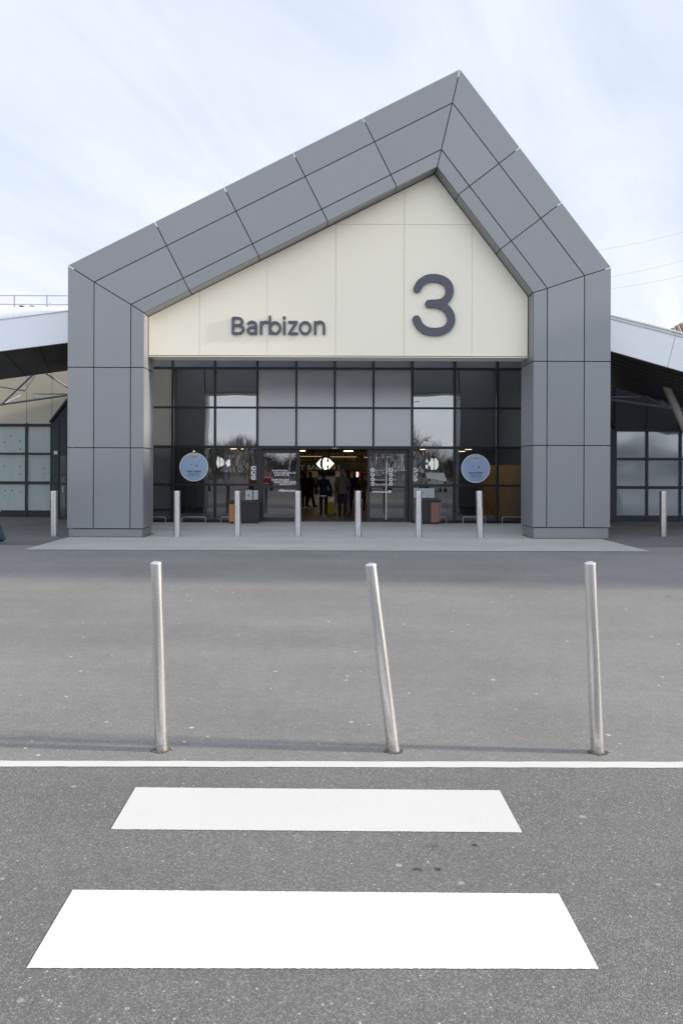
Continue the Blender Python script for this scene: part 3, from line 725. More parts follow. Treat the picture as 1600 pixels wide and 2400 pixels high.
# low tubular hoops guarding the foot of the glass
def hoop(u0, u1, label):
    Y = 24.05; x0, x1 = W(u0, 1215, Y).x, W(u1, 1215, Y).x; z = W(u0, 1211.5, Y).z; r = .05
    pts = [(x0, Y, 0.0), (x0, Y, z - r)] + [(x0 + r - r * math.cos(a), Y, z - r + r * math.sin(a)) for a in (R(30), R(60), R(90))] + [(x1 - r + r * math.sin(a), Y, z - r + r * math.cos(a)) for a in (R(0), R(30), R(60))] + [(x1, Y, z - r), (x1, Y, 0.0)]
    o = MB().tube(pts, .013, 8).build('hoop_rail', M['galv'], None, True); return tag(o, label, 'hoop rail', 'low hoop rails at the foot of the glass')
hoop(325, 388, 'low steel hoop rail partly hidden behind the left portal column')
hoop(427, 481.5, 'low steel hoop rail just right of the leftmost bollard between the columns')
hoop(518, 574.5, 'low steel hoop rail passing behind the bin with the orange panel')
hoop(988, 1045, 'low steel hoop rail behind the bin with the brown panel')
hoop(1084, 1137, 'low steel hoop rail below the right round blue sticker')
hoop(1176, 1232, 'low steel hoop rail partly hidden behind the right portal column')

# bins
def wbin(u0, u1, vt, panel_u, pm, label, name='litter_bin'):
    Y = 23.85; x0, x1 = W(u0, 1200, Y).x, W(u1, 1200, Y).x; zt = W(u0, vt, Y).z
    t = thing(name, label, 'litter bin', ((x0 + x1) / 2, Y + .2, 0), 'litter bins beside the doors')
    MB().bbox(x0 + .02, x1 - .02, Y, Y + .42, 0.10, zt - .05, .01).build('body', M['bin_dark'], t)
    MB().bbox(x0 + .06, x1 - .06, Y + .04, Y + .38, 0.0, 0.10, .01).build('plinth', M['bin_dark'], t)
    MB().bbox(x0 - .02, x1 + .02, Y - .03, Y + .45, zt - .045, zt, .006).build('lid', M['bin_dark'], t)
    a, b = W(panel_u[0], 1200, Y).x, W(panel_u[1], 1200, Y).x
    MB().bbox(a, b, Y - .018, Y - .002, 0.07, zt - .085, .004).build('panel', pm, t)
    MB().tube([(b + .03, Y - .01, .12), (b + .03, Y - .01, zt - .1)], .008, 6).build('trim', M['galv'], t)
wbin(535, 609, 1175, (537, 556), M['orange'], 'dark litter bin with a bright orange side panel left of the doors')
wbin(984, 1033, 1171, (1009.5, 1029), M['terracotta'], 'dark litter bin with a brown side panel right of the doors')

# ---------------------------------------------------------------- interior
IN = {}
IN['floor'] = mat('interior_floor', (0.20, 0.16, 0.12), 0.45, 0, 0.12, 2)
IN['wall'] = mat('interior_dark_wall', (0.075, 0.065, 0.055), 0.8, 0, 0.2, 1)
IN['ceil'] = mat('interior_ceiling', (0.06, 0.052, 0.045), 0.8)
IN['pillar'] = mat('interior_pillar', (0.30, 0.31, 0.30), 0.6)
IN['lamp'] = emis('lamp_warm', (1.0, 0.78, 0.5), 6.5)
IN['tube'] = emis('tube_lamp', (1.0, 0.8, 0.5), 0.35)
IN['logo'] = emis('logo_white', (0.97, 1.0, 0.93), 1.8)
IN['green'] = mat('banner_green', (0.06, 0.075, 0.055), 0.7)
IN['cream'] = mat('banner_letters', (0.9, 0.88, 0.75), 0.6)
IN['shop'] = mat('shop_beige', (0.75, 0.52, 0.38), 0.7)
IN['gold'] = mat('shop_gold', (0.40, 0.28, 0.15), 0.6, 0, 0.35, 2)
IN['greyblue'] = mat('counter_greyblue', (0.28, 0.31, 0.38), 0.6)
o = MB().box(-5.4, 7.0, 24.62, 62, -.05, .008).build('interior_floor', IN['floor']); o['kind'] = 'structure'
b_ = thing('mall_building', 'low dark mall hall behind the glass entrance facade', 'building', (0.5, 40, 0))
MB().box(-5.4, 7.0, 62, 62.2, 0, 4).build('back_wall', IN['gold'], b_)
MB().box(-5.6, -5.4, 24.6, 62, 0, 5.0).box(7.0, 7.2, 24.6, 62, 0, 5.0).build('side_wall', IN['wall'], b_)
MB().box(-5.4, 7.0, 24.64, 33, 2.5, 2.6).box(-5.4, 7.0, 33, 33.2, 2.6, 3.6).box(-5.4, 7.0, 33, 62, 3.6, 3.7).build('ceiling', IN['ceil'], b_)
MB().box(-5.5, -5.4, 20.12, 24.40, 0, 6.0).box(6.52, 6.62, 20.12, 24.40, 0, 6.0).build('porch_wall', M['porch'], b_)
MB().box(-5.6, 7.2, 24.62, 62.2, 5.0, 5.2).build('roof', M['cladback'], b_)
zz_top = Zt + .5
sh = MB()
for k in range(9): sh.box(-4.5 + k * 1.3, -4.5 + k * 1.3 + .06, 61.8, 61.95, 0, 3.6)
for z in (1.35, 1.6, 2.3, 2.7, 3.1): sh.box(-5.3, 6.9, 61.75, 61.9, z, z + .05)
sh.build('shelving', IN['wall'], b_)
for k in range(4):
    x = -3.2 + 2.4 * k
    MB().box(x - .9, x + .9, 50 + k * 1.5, 50.12 + k * 1.5, 2.55, 2.58).build('lamp_and_fill_strip', IN['tube'], b_)
    MB().box(x - 1.1, x + 1.1, 44 + 4 * k, 44.3 + 4 * k, 3.5, 3.56).build('lamp_and_fill_strip', IN['lamp'], b_)  # unseen strip added high up to brighten the back wall
for a, b, v0, v1, Y, m, nm in ((720, 745, 1104, 1119, 59, 'shop', 'shop_counter'), (786, 797, 1104, 1118, 58.5, 'shop', 'shop_counter'), (745, 787, 1117, 1150, 57, 'greyblue', 'shop_counter'), (797, 835, 1108, 1150, 59.4, 'gold', 'shop_counter')):
    p, q = W(a, v0, Y), W(b, v1, Y)
    MB().box(p.x, q.x, Y, Y + .4, max(q.z, 0) if v1 > 1140 else q.z, p.z).build(nm, IN[m], b_)
# warm lamps under the low lobby ceiling
def lamp(u, v, Y, wpx, label):
    P = W(u, v, Y); r = wpx * Y / F / 2
    t = thing('ceiling_lamp', label, 'ceiling lamp', (P.x, Y, P.z), 'lit ceiling lamps of the lobby')
    MB().lathe([(r * .9, P.z), (r, P.z + .015)], 24, Matrix.Translation((P.x, Y, 0))).build('diffuser', IN['lamp'], t)
    MB().lathe([(r * 1.08, P.z + .016), (r * 1.08, P.z + .045), (.03, P.z + .06), (.03, 2.5)], 24, Matrix.Translation((P.x, Y, 0))).build('shade', M['galv'], t, True)
lamp(453, 1058, 27.5, 9, 'small warm ceiling lamp just above the left round blue sticker')
lamp(547.5, 1052.5, 27.5, 16, 'wide warm ceiling lamp behind the glass left of the doors')
lamp(568, 1053, 26.5, 6, 'small warm ceiling lamp close beside the wide one left of the doors')
lamp(709, 1057, 29.5, 13, 'warm ceiling lamp at the left edge of the open doorway')
lamp(816, 1058, 29.5, 22, 'widest warm ceiling lamp, at the right of the open doorway')
lamp(990, 1054, 27.5, 14, 'warm ceiling lamp behind the glass right of the doors')
lamp(1082, 1058.5, 28.5, 16, 'warm ceiling lamp up and left of the right round blue sticker')
lamp(1097, 1054, 24.95, 16, 'small warm ceiling lamp just above the right round blue sticker')
# pillars
for u0, u1, Y, lab in ((434, 450, 27.2, 'pale square pillar inside the glass behind the left blue sticker'), (1030, 1042, 26.9, 'slim pale pillar inside the glass behind the right litter bin'), (422, 433, 26.2, 'black square pillar inside the glass, left of the pale one')):
    a, b = W(u0, 1100, Y).x, W(u1, 1100, Y).x
    o = MB().box(a, b, Y, Y + .3, .008, 2.5).build('pillar', M['rubber'] if u0 == 422 else IN['pillar']); tag(o, lab, 'pillar')
# lit diamond sign
def zl_(x, y): return (700 + x / 9.8, 1050 + y / 9.8)
YL = 55
P = W(761, 1101, YL)
lg = thing('illuminated_sign', 'lit white diamond and letter C emblem hanging inside above the shoppers', 'illuminated sign', (P.x, YL, P.z))
arrow = [(403, 365), (465, 298), (530, 232), (505, 268), (487, 318), (481, 365), (487, 412), (505, 455), (530, 487), (465, 430)]
cc = [(605, 225), (640, 232), (658, 252), (640, 272), (634, 295), (645, 322), (668, 332), (692, 322), (700, 298), (695, 262), (680, 232), (740, 296), (805, 360), (740, 426), (680, 490), (695, 458), (700, 425), (690, 400), (668, 390), (645, 400), (634, 425), (640, 450), (658, 470), (640, 488), (605, 497), (578, 480), (558, 430), (549, 365), (558, 290), (578, 242)]
for pts in (arrow, cc): MB().prism([(lambda q: (q.x, q.z))(W(*zl_(*p), YL)) for p in pts], YL, YL + .12).build('emblem_piece', IN['logo'], lg)
P = W(761, 1060, YL); MB().tube([(P.x - .2, YL + .06, 3.6), (P.x - .2, YL + .06, P.z)], .01, 6).tube([(P.x + .2, YL + .06, 3.6), (P.x + .2, YL + .06, P.z)], .01, 6).build('hanger', M['frame'], lg)
# the lit logos glimpsed through the side bays
def frag(name, polys, label, Y=31):
    c = W(*polys[0][0], Y); t = thing(name, label, 'illuminated sign', (c.x, Y, c.z), 'part of a lit emblem seen through the side glass')
    for pl in polys: MB().prism([(lambda q: (q.x, q.z))(W(*p, Y)) for p in pl], Y, Y + .08).build('emblem_piece', IN['logo'], t)
    x = W(sum(p[0] for p in polys[0]) / len(polys[0]), 1080, Y).x; MB().box(x - .01, x + .01, Y + .081, Y + .1, c.z - .1, 3.0 if Y > 33 else 2.5).build('hanger', M['frame'], t)
def z3(x0, pts): return [(x0 + a / 7.84, 1040 + b / 7.84) for a, b in pts]
frag('illuminated_sign', [z3(400, [(858, 240), (875, 235), (890, 280), (895, 350), (890, 420), (872, 450), (855, 400), (840, 380), (840, 320), (856, 290)]), z3(400, [(905, 250), (935, 262), (972, 300), (972, 390), (940, 412), (908, 424)]), z3(400, [(1003, 352), (1045, 296), (1090, 288), (1090, 412), (1045, 416)])], 'lit white emblem seen in slices through the bay left of the doors')
frag('illuminated_sign', [z3(980, [(298, 265), (330, 275), (365, 315), (392, 335), (394, 390), (360, 430), (335, 470), (298, 480)]), z3(980, [(230, 270), (262, 268), (282, 320), (282, 440), (262, 485), (232, 470), (228, 420), (190, 395), (190, 340), (230, 320)]), z3(980, [(132, 330), (150, 285), (172, 300), (172, 345)]), z3(980, [(132, 390), (172, 385), (172, 455), (145, 450)])], 'lit white emblem seen in slices through the bay right of the doors')
# banner
YBn = 60
a, b = W(690, 1085.7, YBn), W(822, 1105, YBn)
bn = MB().box(a.x, b.x, YBn, YBn + .06, b.z, a.z).build('banner', IN['green']); tag(bn, 'dark green banner reading ET SAISON ! behind the lit diamond emblem', 'banner')
text('lettering', 'ET SAISON !', 693.5, 1100.3, YBn - .02, 11 * YBn / F, IN['cream'], bn, 102 * YBn / F, bold=.03, z3=.01)
# parcel lockers
YK = 25.9; a, b = W(1130, 1090, YK), W(1240, 1212, YK)
lk = thing('parcel_locker', 'wide amber parcel locker wall inside behind the right bays', 'parcel locker', ((a.x + b.x) / 2, YK, 0))
MB().box(a.x, min(b.x, 6.95), YK, YK + .5, .008, .12).build('plinth', M['bin_dark'], lk)
MB().box(a.x, min(b.x, 6.95), YK, YK + .5, .12, a.z).build('cabinet', M['amber'], lk)
xx = a.x
k = 0
while xx < 6.8:
    z = .14
    for hh in (.30, .22, .22, .16, .16, .22, .22, .2):
        if z + hh > a.z: break
        MB().box(xx + .012, min(xx + .42, 6.93) - .004, YK - .012, YK - .001, z + .006, z + hh - .006).build('locker_door', M['amber'], lk); z += hh
    xx += .43
MB().box(5.3, 6.9, 25.05, 25.15, 2.43, 2.47).build('lamp_and_fill_strip', IN['lamp'], lk)  # added fill strip, tucked behind the transom to light the lockers
# round red sign and small red-white light sign in the doorway
P = W(848, 1086.5, 44); rs = thing('round_sign', 'dim dark red ring sign high at the right of the doorway', 'sign', (P.x, 44, P.z))
g_ = MB(); ribbon(g_, [(P.x + .27 * math.cos(2 * math.pi * k / 32), P.z + .27 * math.sin(2 * math.pi * k / 32)) for k in range(32)], .03, 44, 44.04, closed=True); g_.build('ring', M['terracotta'], rs)
MB().box(P.x - .02, P.x + .02, 44.045, 44.07, P.z - .27, 3.6).build('hanger', M['frame'], rs)
P = W(837, 1112, 44); ls = thing('lit_sign', 'small lit white and red sign inside at the right of the doorway', 'illuminated sign', (P.x, 44, P.z))
MB().box(P.x - .04, P.x + .03, 44, 44.05, P.z - .14, P.z + .14).build('white_face', IN['logo'], ls)
MB().prism([(P.x + .035 + .1 * math.cos(R(-90 + 15 * k)), P.z + .12 * math.sin(R(-90 + 15 * k))) for k in range(13)], 44, 44.05).build('red_face', emis('red_glow', (0.9, 0.03, 0.08), 0.8), ls)
MB().box(P.x - .015, P.x + .01, 44.055, 44.08, P.z - .14, 3.6).build('hanger', M['frame'], ls)

# ---------------------------------------------------------------- bollards
def bollard(base, top, r0, r1, label, group, name='bollard', step=0.17):
    base, top = Vector(base), Vector(top); d = top - base; h = d.length
    q = Vector((0, 0, 1)).rotation_difference(d.normalized()).to_matrix().to_4x4()
    t = thing(name, label, 'bollard', (0, 0, 0), group)
    n = 40
    MB().lathe([(r0, -0.12), (r0, h * .3), (r0 + (r1 - r0) * .5, h * .6), (r1 * 1.0, h - step - .03), (r1, h - step + .004)], n).build('post', M['steel'], t, True)
    k = r1 * 1.025
    MB().lathe([(r1 * .96, h - step), (k, h - step + .0005), (k, h - step + .004), (k, h - step * .5), (k, h - .010), (k, h - .004), (k * .985, h), (k * .97, h + .0012), (k * .8, h + .005), (k * .45, h + .010), (0.001, h + .012)], n).build('cap_sleeve', M['steel'], t, True)
    t.matrix_world = Matrix.Translation(base) @ q
    return t
def seat(p, r, seed, m='dirt', name='cracked_rim'):
    rn = random.Random(seed); mb = MB(); n = 26
    outer = [(p.x + (r * (1.12 + rn.random() * .5)) * math.cos(2 * math.pi * k / n), p.y + (r * (1.1 + rn.random() * .3)) * math.sin(2 * math.pi * k / n)) for k in range(n)]
    vs = [(p.x + r * .9 * math.cos(2 * math.pi * k / n), p.y + r * .9 * math.sin(2 * math.pi * k / n), .006) for k in range(n)] + [(x, y, .002) for x, y in outer]
    mb.add(vs, [(k, (k + 1) % n, n + (k + 1) % n, n + k) for k in range(n)])
    for _ in range(60):
        a = rn.random() * 6.28; rr = r * rn.uniform(1.02, 1.7); mb.ball((p.x + rr * math.cos(a), p.y + rr * math.sin(a) * .9, .003), rn.uniform(.003, .008), 6, (1, 1, .7))
    return mb
fronts = [((379, 1758), (366.5, 1319), .0375, .0335, 'near steel bollard on the left, almost upright with a slight lean left'),
          ((921.5, 1760), (868.5, 1323), .0375, .0335, 'middle near steel bollard, leaning clearly to the left with a lifted base'),
          ((1398.5, 1763), (1381, 1319.5), .0375, .0335, 'near steel bollard on the right, leaning slightly left')]
for i, (b, t, r0, r1, lab) in enumerate(fronts):
    B = G(*b); Tp = W(t[0], t[1], B.y); bollard(B, Tp, r0, r1, lab, 'thin leaning steel bollards along the road edge', step=.185)
    s_ = seat(B, r0, i).build('cracked_rim', M['dirt']); tag(s_, 'crumbled dirty asphalt around the foot of the %s near bollard' % ('left', 'middle', 'right')[i], 'cracked asphalt')
far = [(128, 1257, 'thick steel bollard outside the portal, in front of the left wing'),
       (415.5, 1258, 'thick steel bollard nearest the left portal column, between the columns'),
       (556.5, 1257.5, 'thick steel bollard standing in front of the bin with the orange panel'),
       (698, 1257.5, 'thick steel bollard in front of the left sliding door, rust stained at its foot'),
       (839, 1258, 'thick steel bollard at the right edge of the open doorway'),
       (980.5, 1259, 'thick steel bollard in front of the pale green notices and the brown panelled bin'),
       (1125, 1260, 'thick steel bollard nearest the right portal column, between the columns'),
       (1552.5, 1257, 'thick steel bollard outside the portal, in front of the right wing')]
for i, (u, v, lab) in enumerate(far):
    B = G(u, v); B.z = 0; Tp = W(u - (3 if i == 6 else 0), 1151, B.y); bollard(B, Tp, .086, .084, lab, 'row of thick steel bollards before the entrance', step=.19)

# moss and grit at the column feet
for xa, xb, lab in ((X2(160, 1200)[0], X2(336, 1200)[0], 'thin line of green moss at the foot of the left portal column'), (X2(1251, 1200)[0], X2(1425, 1200)[0], 'thin line of green moss at the foot of the right portal column')):
    mb = MB(); rn = random.Random(5)
    for _ in range(260): mb.ball((rn.uniform(xa, xb + .02), 18.965 - abs(rn.gauss(0, .018)), .012), rn.uniform(.006, .02), 6, (1.6, 1, .5))
    for _ in range(160): mb.ball(((xb + .0 if xa < 0 else xa) + (1 if xa < 0 else -1) * abs(rn.gauss(0, .02)), rn.uniform(18.95, 20.0), .012), rn.uniform(.006, .016), 6, (1, 1.6, .5))
    tag(mb.build('moss', M['moss']), lab, 'moss', None, 'stuff')

# ---------------------------------------------------------------- wings with canopies
def slab4(mb, a, b, c, d, th):      # quad with thickness downwards
    vs = [a, b, c, d] + [p - Vector((0, 0, th)) for p in (a, b, c, d)]
    mb.add(vs, [(0, 1, 2, 3), (7, 6, 5, 4), (0, 4, 5, 1), (1, 5, 6, 2), (2, 6, 7, 3), (3, 7, 4, 0)]); return mb
YCN = 20.25
# left canopy
cl = thing('entrance_canopy', 'white edged canopy with brown soffit and ribbed roof left of the portal', 'canopy', (-10, 22, 0), 'canopies beside the portal')
def lineat(p, q, u): return (u, p[1] + (q[1] - p[1]) * (u - p[0]) / (q[0] - p[0]))
uA, uB = -420, 175
ft = [lineat((0, 749), (157, 729), u) for u in (uA, uB)]; fb = [lineat((0, 823), (157, 803), u) for u in (uA, uB)]
A0, A1 = W(*ft[0], YCN), W(*ft[1], YCN); B0, B1 = W(*fb[0], YCN), W(*fb[1], YCN)
mb = MB(); vs = [A0, A1, B1, B0]; mb.add(vs + [p + Vector((0, .08, 0)) for p in vs], [(0, 1, 2, 3), (7, 6, 5, 4), (0, 4, 5, 1), (1, 5, 6, 2), (2, 6, 7, 3), (3, 7, 4, 0)])
mb.build('fascia', M['white_fascia'], cl)
YR = 24.4
rb = [lineat((0, 890), (157, 869), u) for u in (-300, 175)]; C1 = W(*rb[1], YR)
def rear(X, Y, p, q):
    u = U0 + F * X / Y; return Vector((X, Y, W(*lineat(p, q, u), Y).z))
C0 = rear(B0.x, YR, (0, 890), (157, 869))
mb = MB(); slab4(mb, B0 + Vector((0, .09, .01)), B1 + Vector((0, .09, .01)), C1, C0, -.06); mb.build('soffit', M['soffit'], cl)
MB().tube([A0 + Vector((0, -.004, .004)), A1 + Vector((0, -.004, .004))], .022, 8).build('edge_trim', M['white_roof'], cl, True)
gm = MB()
for k in range(7):
    t = k / 7; p = B0.lerp(B1, t); q = C0.lerp(C1, t); 
    gm.tube([p + Vector((0, .1, .004)), q + Vector((0, 0, -.004))], .008, 5)
gm.build('soffit_joints', M['rubber'], cl)
zr_ = W(80, 722.5, YR).z
mb = MB(); slab4(mb, A0 + Vector((0, .0, .012)), A1 + Vector((0, 0, .012)), Vector((A1.x, YR, zr_)), Vector((A0.x, YR, zr_)), .03)
for k in range(46):
    t = k / 46; p = A0.lerp(A1, t) + Vector((0, -.01, .02)); q = Vector((A0.x, YR, zr_)).lerp(Vector((A1.x, YR, zr_)), t); q = q + Vector((1.2, 0, .01)); 
    if q.x < A1.x: mb.tube([p, q], .03, 5)
mb.build('roof', M['white_roof'], cl)
# right canopy
cr_ = thing('entrance_canopy', 'white edged canopy with brown soffit sloping down right of the portal', 'canopy', (10, 22, 0), 'canopies beside the portal')
def top_(u): return lineat((1432, 743), (1600, 786), u)
ft = [top_(u) for u in (1415, 1980)]; fb = [lineat((1432, 823), (1600, 871), u) for u in (1415, 1980)]
A0, A1 = W(*ft[0], YCN), W(*ft[1], YCN); B0, B1 = W(*fb[0], YCN), W(*fb[1], YCN)
for s0, s1 in ((0.0, 0.277), (0.279, 0.62), (0.622, 1.0)):
    off = .16
    a, b = A0.lerp(A1, s0 + (off * .12 if s0 else 0)), A0.lerp(A1, s1 + (off * .12 if s1 < 1 else 0)); c, d = B0.lerp(B1, s1 - (off * .1 if s1 < 1 else 0)), B0.lerp(B1, s0 - (off * .1 if s0 else 0))
    vs = [a, b, c, d]; MB().add(vs + [p + Vector((0, .08, 0)) for p in vs], [(0, 1, 2, 3), (7, 6, 5, 4), (0, 4, 5, 1), (1, 5, 6, 2), (2, 6, 7, 3), (3, 7, 4, 0)]).build('fascia', M['white_fascia'], cr_)
tr_ = MB().tube([A0 + Vector((0, -.02, .035)), A1 + Vector((0, -.02, .035))], .035, 10).tube([A0 + Vector((0, -.02, -.05)), A1 + Vector((0, -.02, -.05))], .012, 6); tr_.build('gutter', M['white_roof'], cr_, True)
YR2 = 24.6; rb = [lineat((1432, 906), (1557, 942), u) for u in (1415, 1980)]; C0 = W(*rb[0], YR2); C1 = rear(B1.x, YR2, (1432, 906), (1557, 942))
mb = MB(); slab4(mb, B0 + Vector((0, .09, .01)), B1 + Vector((0, .09, .01)), C1, C0, -.06); mb.build('soffit', M['soffit'], cr_)
gm = MB()
for k in range(1, 10):
    t = k / 10; a = (B0 + Vector((0, .09, 0))).lerp(C0, t); b = (B1 + Vector((0, .09, 0))).lerp(C1, t); gm.tube([a, b], .006, 5)
gm.build('soffit_joints', M['rubber'], cr_)
mb = MB(); slab4(mb, A0 + Vector((0, .02, -.01)), A1 + Vector((0, .02, -.01)), Vector((A1.x, YR2, A1.z + .1)), Vector((A0.x, YR2, A0.z + .1)), .03); mb.build('roof', M['white_roof'], cr_)
# raking support of the right canopy
p0, p1 = W(1563, 912, 22.6), W(1604, 1003, 22.3); d = (p1 - p0); k = p1.z / -d.z; p2 = p1 + d * k
o = MB().tube([p0 - d * .12, p0, p1, p2], [.10, .105, .115, .13], 20).build('canopy_strut', M['post'], None, True); tag(o, 'beige slanting round strut under the right canopy', 'strut')

# walls under the canopies
def wing(name, label, Y, vcols, rows, upper, frame_m, pane_m, ubase, utop_v, base_v, u_lo, u_hi):
    t = thing(name, label, 'building', (W((u_lo + u_hi) / 2, 1100, Y).x, Y, 0))
    x0, x1 = W(u_lo, 1100, Y).x, W(u_hi, 1100, Y).x
    f = MB()
    for c in vcols: x = W(c, 1100, Y).x; f.box(x - .04, x + .04, Y - .05, Y + .06, 0, W(c, 1000, Y).z + .12)
    zs = []
    for a, b in rows:
        za, zb_ = W(ubase, a, Y).z, W(ubase, b, Y).z; zs.append((za, zb_))
    f.box(x0, x1, Y - .04, Y + .05, zs[0][0], zs[0][0] + .10)
    for (a0, b0), (a1, b1) in zip(zs[:-1], zs[1:]): f.box(x0, x1, Y - .04, Y + .05, a1, b0)
    f.box(x0, x1, Y - .03, Y + .05, 0, zs[-1][1])
    f.build('window_frame', frame_m, t)
    for c0_, c1_ in zip(vcols[:-1], vcols[1:]):
        xa, xb = W(c0_, 1100, Y).x + .04, W(c1_, 1100, Y).x - .04
        for a, b in zs: MB().box(xa, xb, Y, Y + .012, b, a).build('window_pane', pane_m, t)
    f = MB(); zt = zs[0][0] + .10; cols = sorted(vcols)
    for c0_, c1_ in zip(cols[:-1], cols[1:]):
        xa, xb = W(c0_, 1100, Y).x, W(c1_, 1100, Y).x
        f.box(xa + .008, xb - .008, Y - .01, Y + .03, zt + .005, utop_v)
    f.build('wall_panels', upper, t)
    MB().box(x0, x1, Y + .061, Y + .3, 0, utop_v + .03).build('wall', M['core'], t)
    return t, zt
def spotted(name, col):
    m, t, o = newmat(name); p = t.nodes.new('ShaderNodeBsdfPrincipled')
    tcn = t.nodes.new('ShaderNodeTexCoord'); v = t.nodes.new('ShaderNodeTexVoronoi'); v.inputs['Scale'].default_value = 3.6; v.inputs['Randomness'].default_value = .6
    t.links.new(tcn.outputs['Object'], v.inputs['Vector'])
    s2 = t.nodes.new('ShaderNodeSeparateColor'); t.links.new(v.outputs['Color'], s2.inputs[0])
    spot = tmath(t, 'MULTIPLY', tmath(t, 'LESS_THAN', v.outputs['Distance'], .12), tmath(t, 'GREATER_THAN', s2.outputs[0], .35))
    st_ = trange(t, tnoise(t, 3, 5, .65, (2, 1, .5)), .35, .7, 0, .35)
    c = tmix(t, st_, c4(col), scale_col(col, .62)); c = tmix(t, tmath(t, 'MULTIPLY', spot, .65), c, (.08, .10, .11, 1))
    t.links.new(c, p.inputs['Base Color']); p.inputs['Roughness'].default_value = .22; p.inputs['Coat Weight'].default_value = .3; p.inputs['Coat Roughness'].default_value = .08
    t.links.new(p.outputs[0], o.inputs[0]); return m
M['tealpane'] = spotted('frosted_teal_pane', (0.48, 0.57, 0.555))
M['greypane'] = panelglass('frosted_grey_pane', (0.42, 0.48, 0.53), 0.2, 0.05)
YW = 26.8
wing('shop_wing', 'left wing wall with stained frosted windows under beige cladding', YW, [-250, -160, -55, 63, 122, 180], [(1000, 1061), (1066, 1128), (1135, 1196)], M['beige'], M['frame'], M['tealpane'], 60, 5.9, 1213, -250, 182)
wing('shop_wing', 'right wing wall with clean frosted windows under dark cladding', 25.5, [1440, 1514, 1592, 1690, 1790], [(1012, 1073), (1079, 1139), (1146, 1208)], M['darkwall'], M['darkwall'], M['greypane'], 1500, 5.6, 1220, 1425, 1800)
# dark raked porch cheek with a service door between left wing and portal
Yq = 25.6
t = thing('side_porch', 'dark raked porch with a narrow door between left wing and left column', 'porch', (W(140, 1100, Yq).x, Yq, 0))
pts = [W(119, 990, Yq), W(185, 905, Yq), W(355, 905, Yq), W(355, 1219, Yq), W(126, 1216, Yq), W(126, 1004, Yq)]
a = MB().prism([(p.x, max(p.z, 0)) for p in pts], Yq, Yq + .9).build('wall', M['darkwall'], t)
g_ = MB(); p, q = W(119, 990, Yq), W(185, 905, Yq); g_.tube([p + Vector((0, -.03, 0)), q + Vector((0, -.03, 0))], .06, 8); g_.build('verge_trim', M['frame'], t)
f = MB()
for u in (138, 156): x = W(u, 1100, Yq).x; f.box(x - .02, x + .02, Yq - .03, Yq - .001, 0, W(u, 985, Yq).z)
for v in (1055, 1112, 1134): z = W(140, v, Yq).z; f.box(W(126, v, Yq).x, W(185, v, Yq).x, Yq - .028, Yq - .002, z - .03, z + .03)
f.build('frame', M['frame'], t)
a_, b_2 = W(143, 1069, Yq), W(184, 1205, Yq); dd = MB().box(a_.x, b_2.x, Yq - .015, Yq - .003, .1, a_.z).build('door', M['span_teal'], t)
MB().box(a_.x + .08, a_.x + .11, Yq - .05, Yq - .017, .9, 1.1).build('handle', M['galv'], dd)
P = W(132.5, 1061, Yq); MB().box(P.x - .06, P.x + .06, Yq - .06, Yq - .029, P.z - .06, P.z + .06).build('wall_box', M['galv'], t)
# right porch cheek
t = thing('side_porch', 'dark raked porch edge between right column and right wing', 'porch', (W(1435, 1100, 25.2).x, 25.2, 0))
pts = [W(1440, 1004, 25.2), W(1440, 1219, 25.2), W(1224, 1219, 25.2), W(1224, 960, 25.2), W(1400, 960, 25.2)]
MB().prism([(p.x, max(p.z, 0)) for p in pts], 25.2, 25.45).build('wall', M['darkwall'], t)
g_ = MB(); g_.tube([pts[4] + Vector((0, -.03, 0)), pts[0] + Vector((0, -.03, 0))], .05, 8); g_.build('verge_trim', M['frame'], t)

# space-frame rods
def truss(name, label, nodes, rods, Y):
    c = W(*nodes[0], Y); t = thing(name, label, 'truss', (c.x, Y, c.z), 'tubular roof trusses')
    for n_ in nodes: MB().ball(tuple(W(*n_, Y)), .055, 12).build('node', M['tube'], t, True)
    for a, b, ya, yb, r in rods: MB().tube([W(*a, Y + ya), W(*b, Y + yb)], r, 8).build('rod', M['tube'], t, True)
truss('roof_truss', 'grey tubular roof truss in front of the beige wall of the left wing', [(4, 948)], [
    ((4, 948), (84, 872), 0, -.6, .035), ((4, 948), (175, 924), 0, 0, .035), ((4, 948), (49, 926), 0, .9, .022), ((4, 948), (-80, 920), 0, 0, .035),
    ((104, 872), (175, 918), -.6, .3, .032), ((60, 916), (86, 876), .3, .3, .028), ((-60, 896), (60, 916), .3, .3, .028), ((75, 923), (175, 923.5), .4, .4, .022), ((76, 924), (86, 938), .4, .1, .028)], 25.2)
truss('roof_truss', 'dark tubular roof truss below the soffit of the right wing', [(1567, 956)], [
    ((1567, 956), (1410, 934), 0, 0, .035), ((1567, 956), (1512, 928), 0, -.4, .028), ((1567, 956), (1548, 938), 0, -.5, .028), ((1567, 956), (1620, 932), 0, 0, .03), ((1410, 930), (1500, 931), .2, .2, .02), ((1567, 956), (1660, 965), 0, 0, .03)], 24.75)

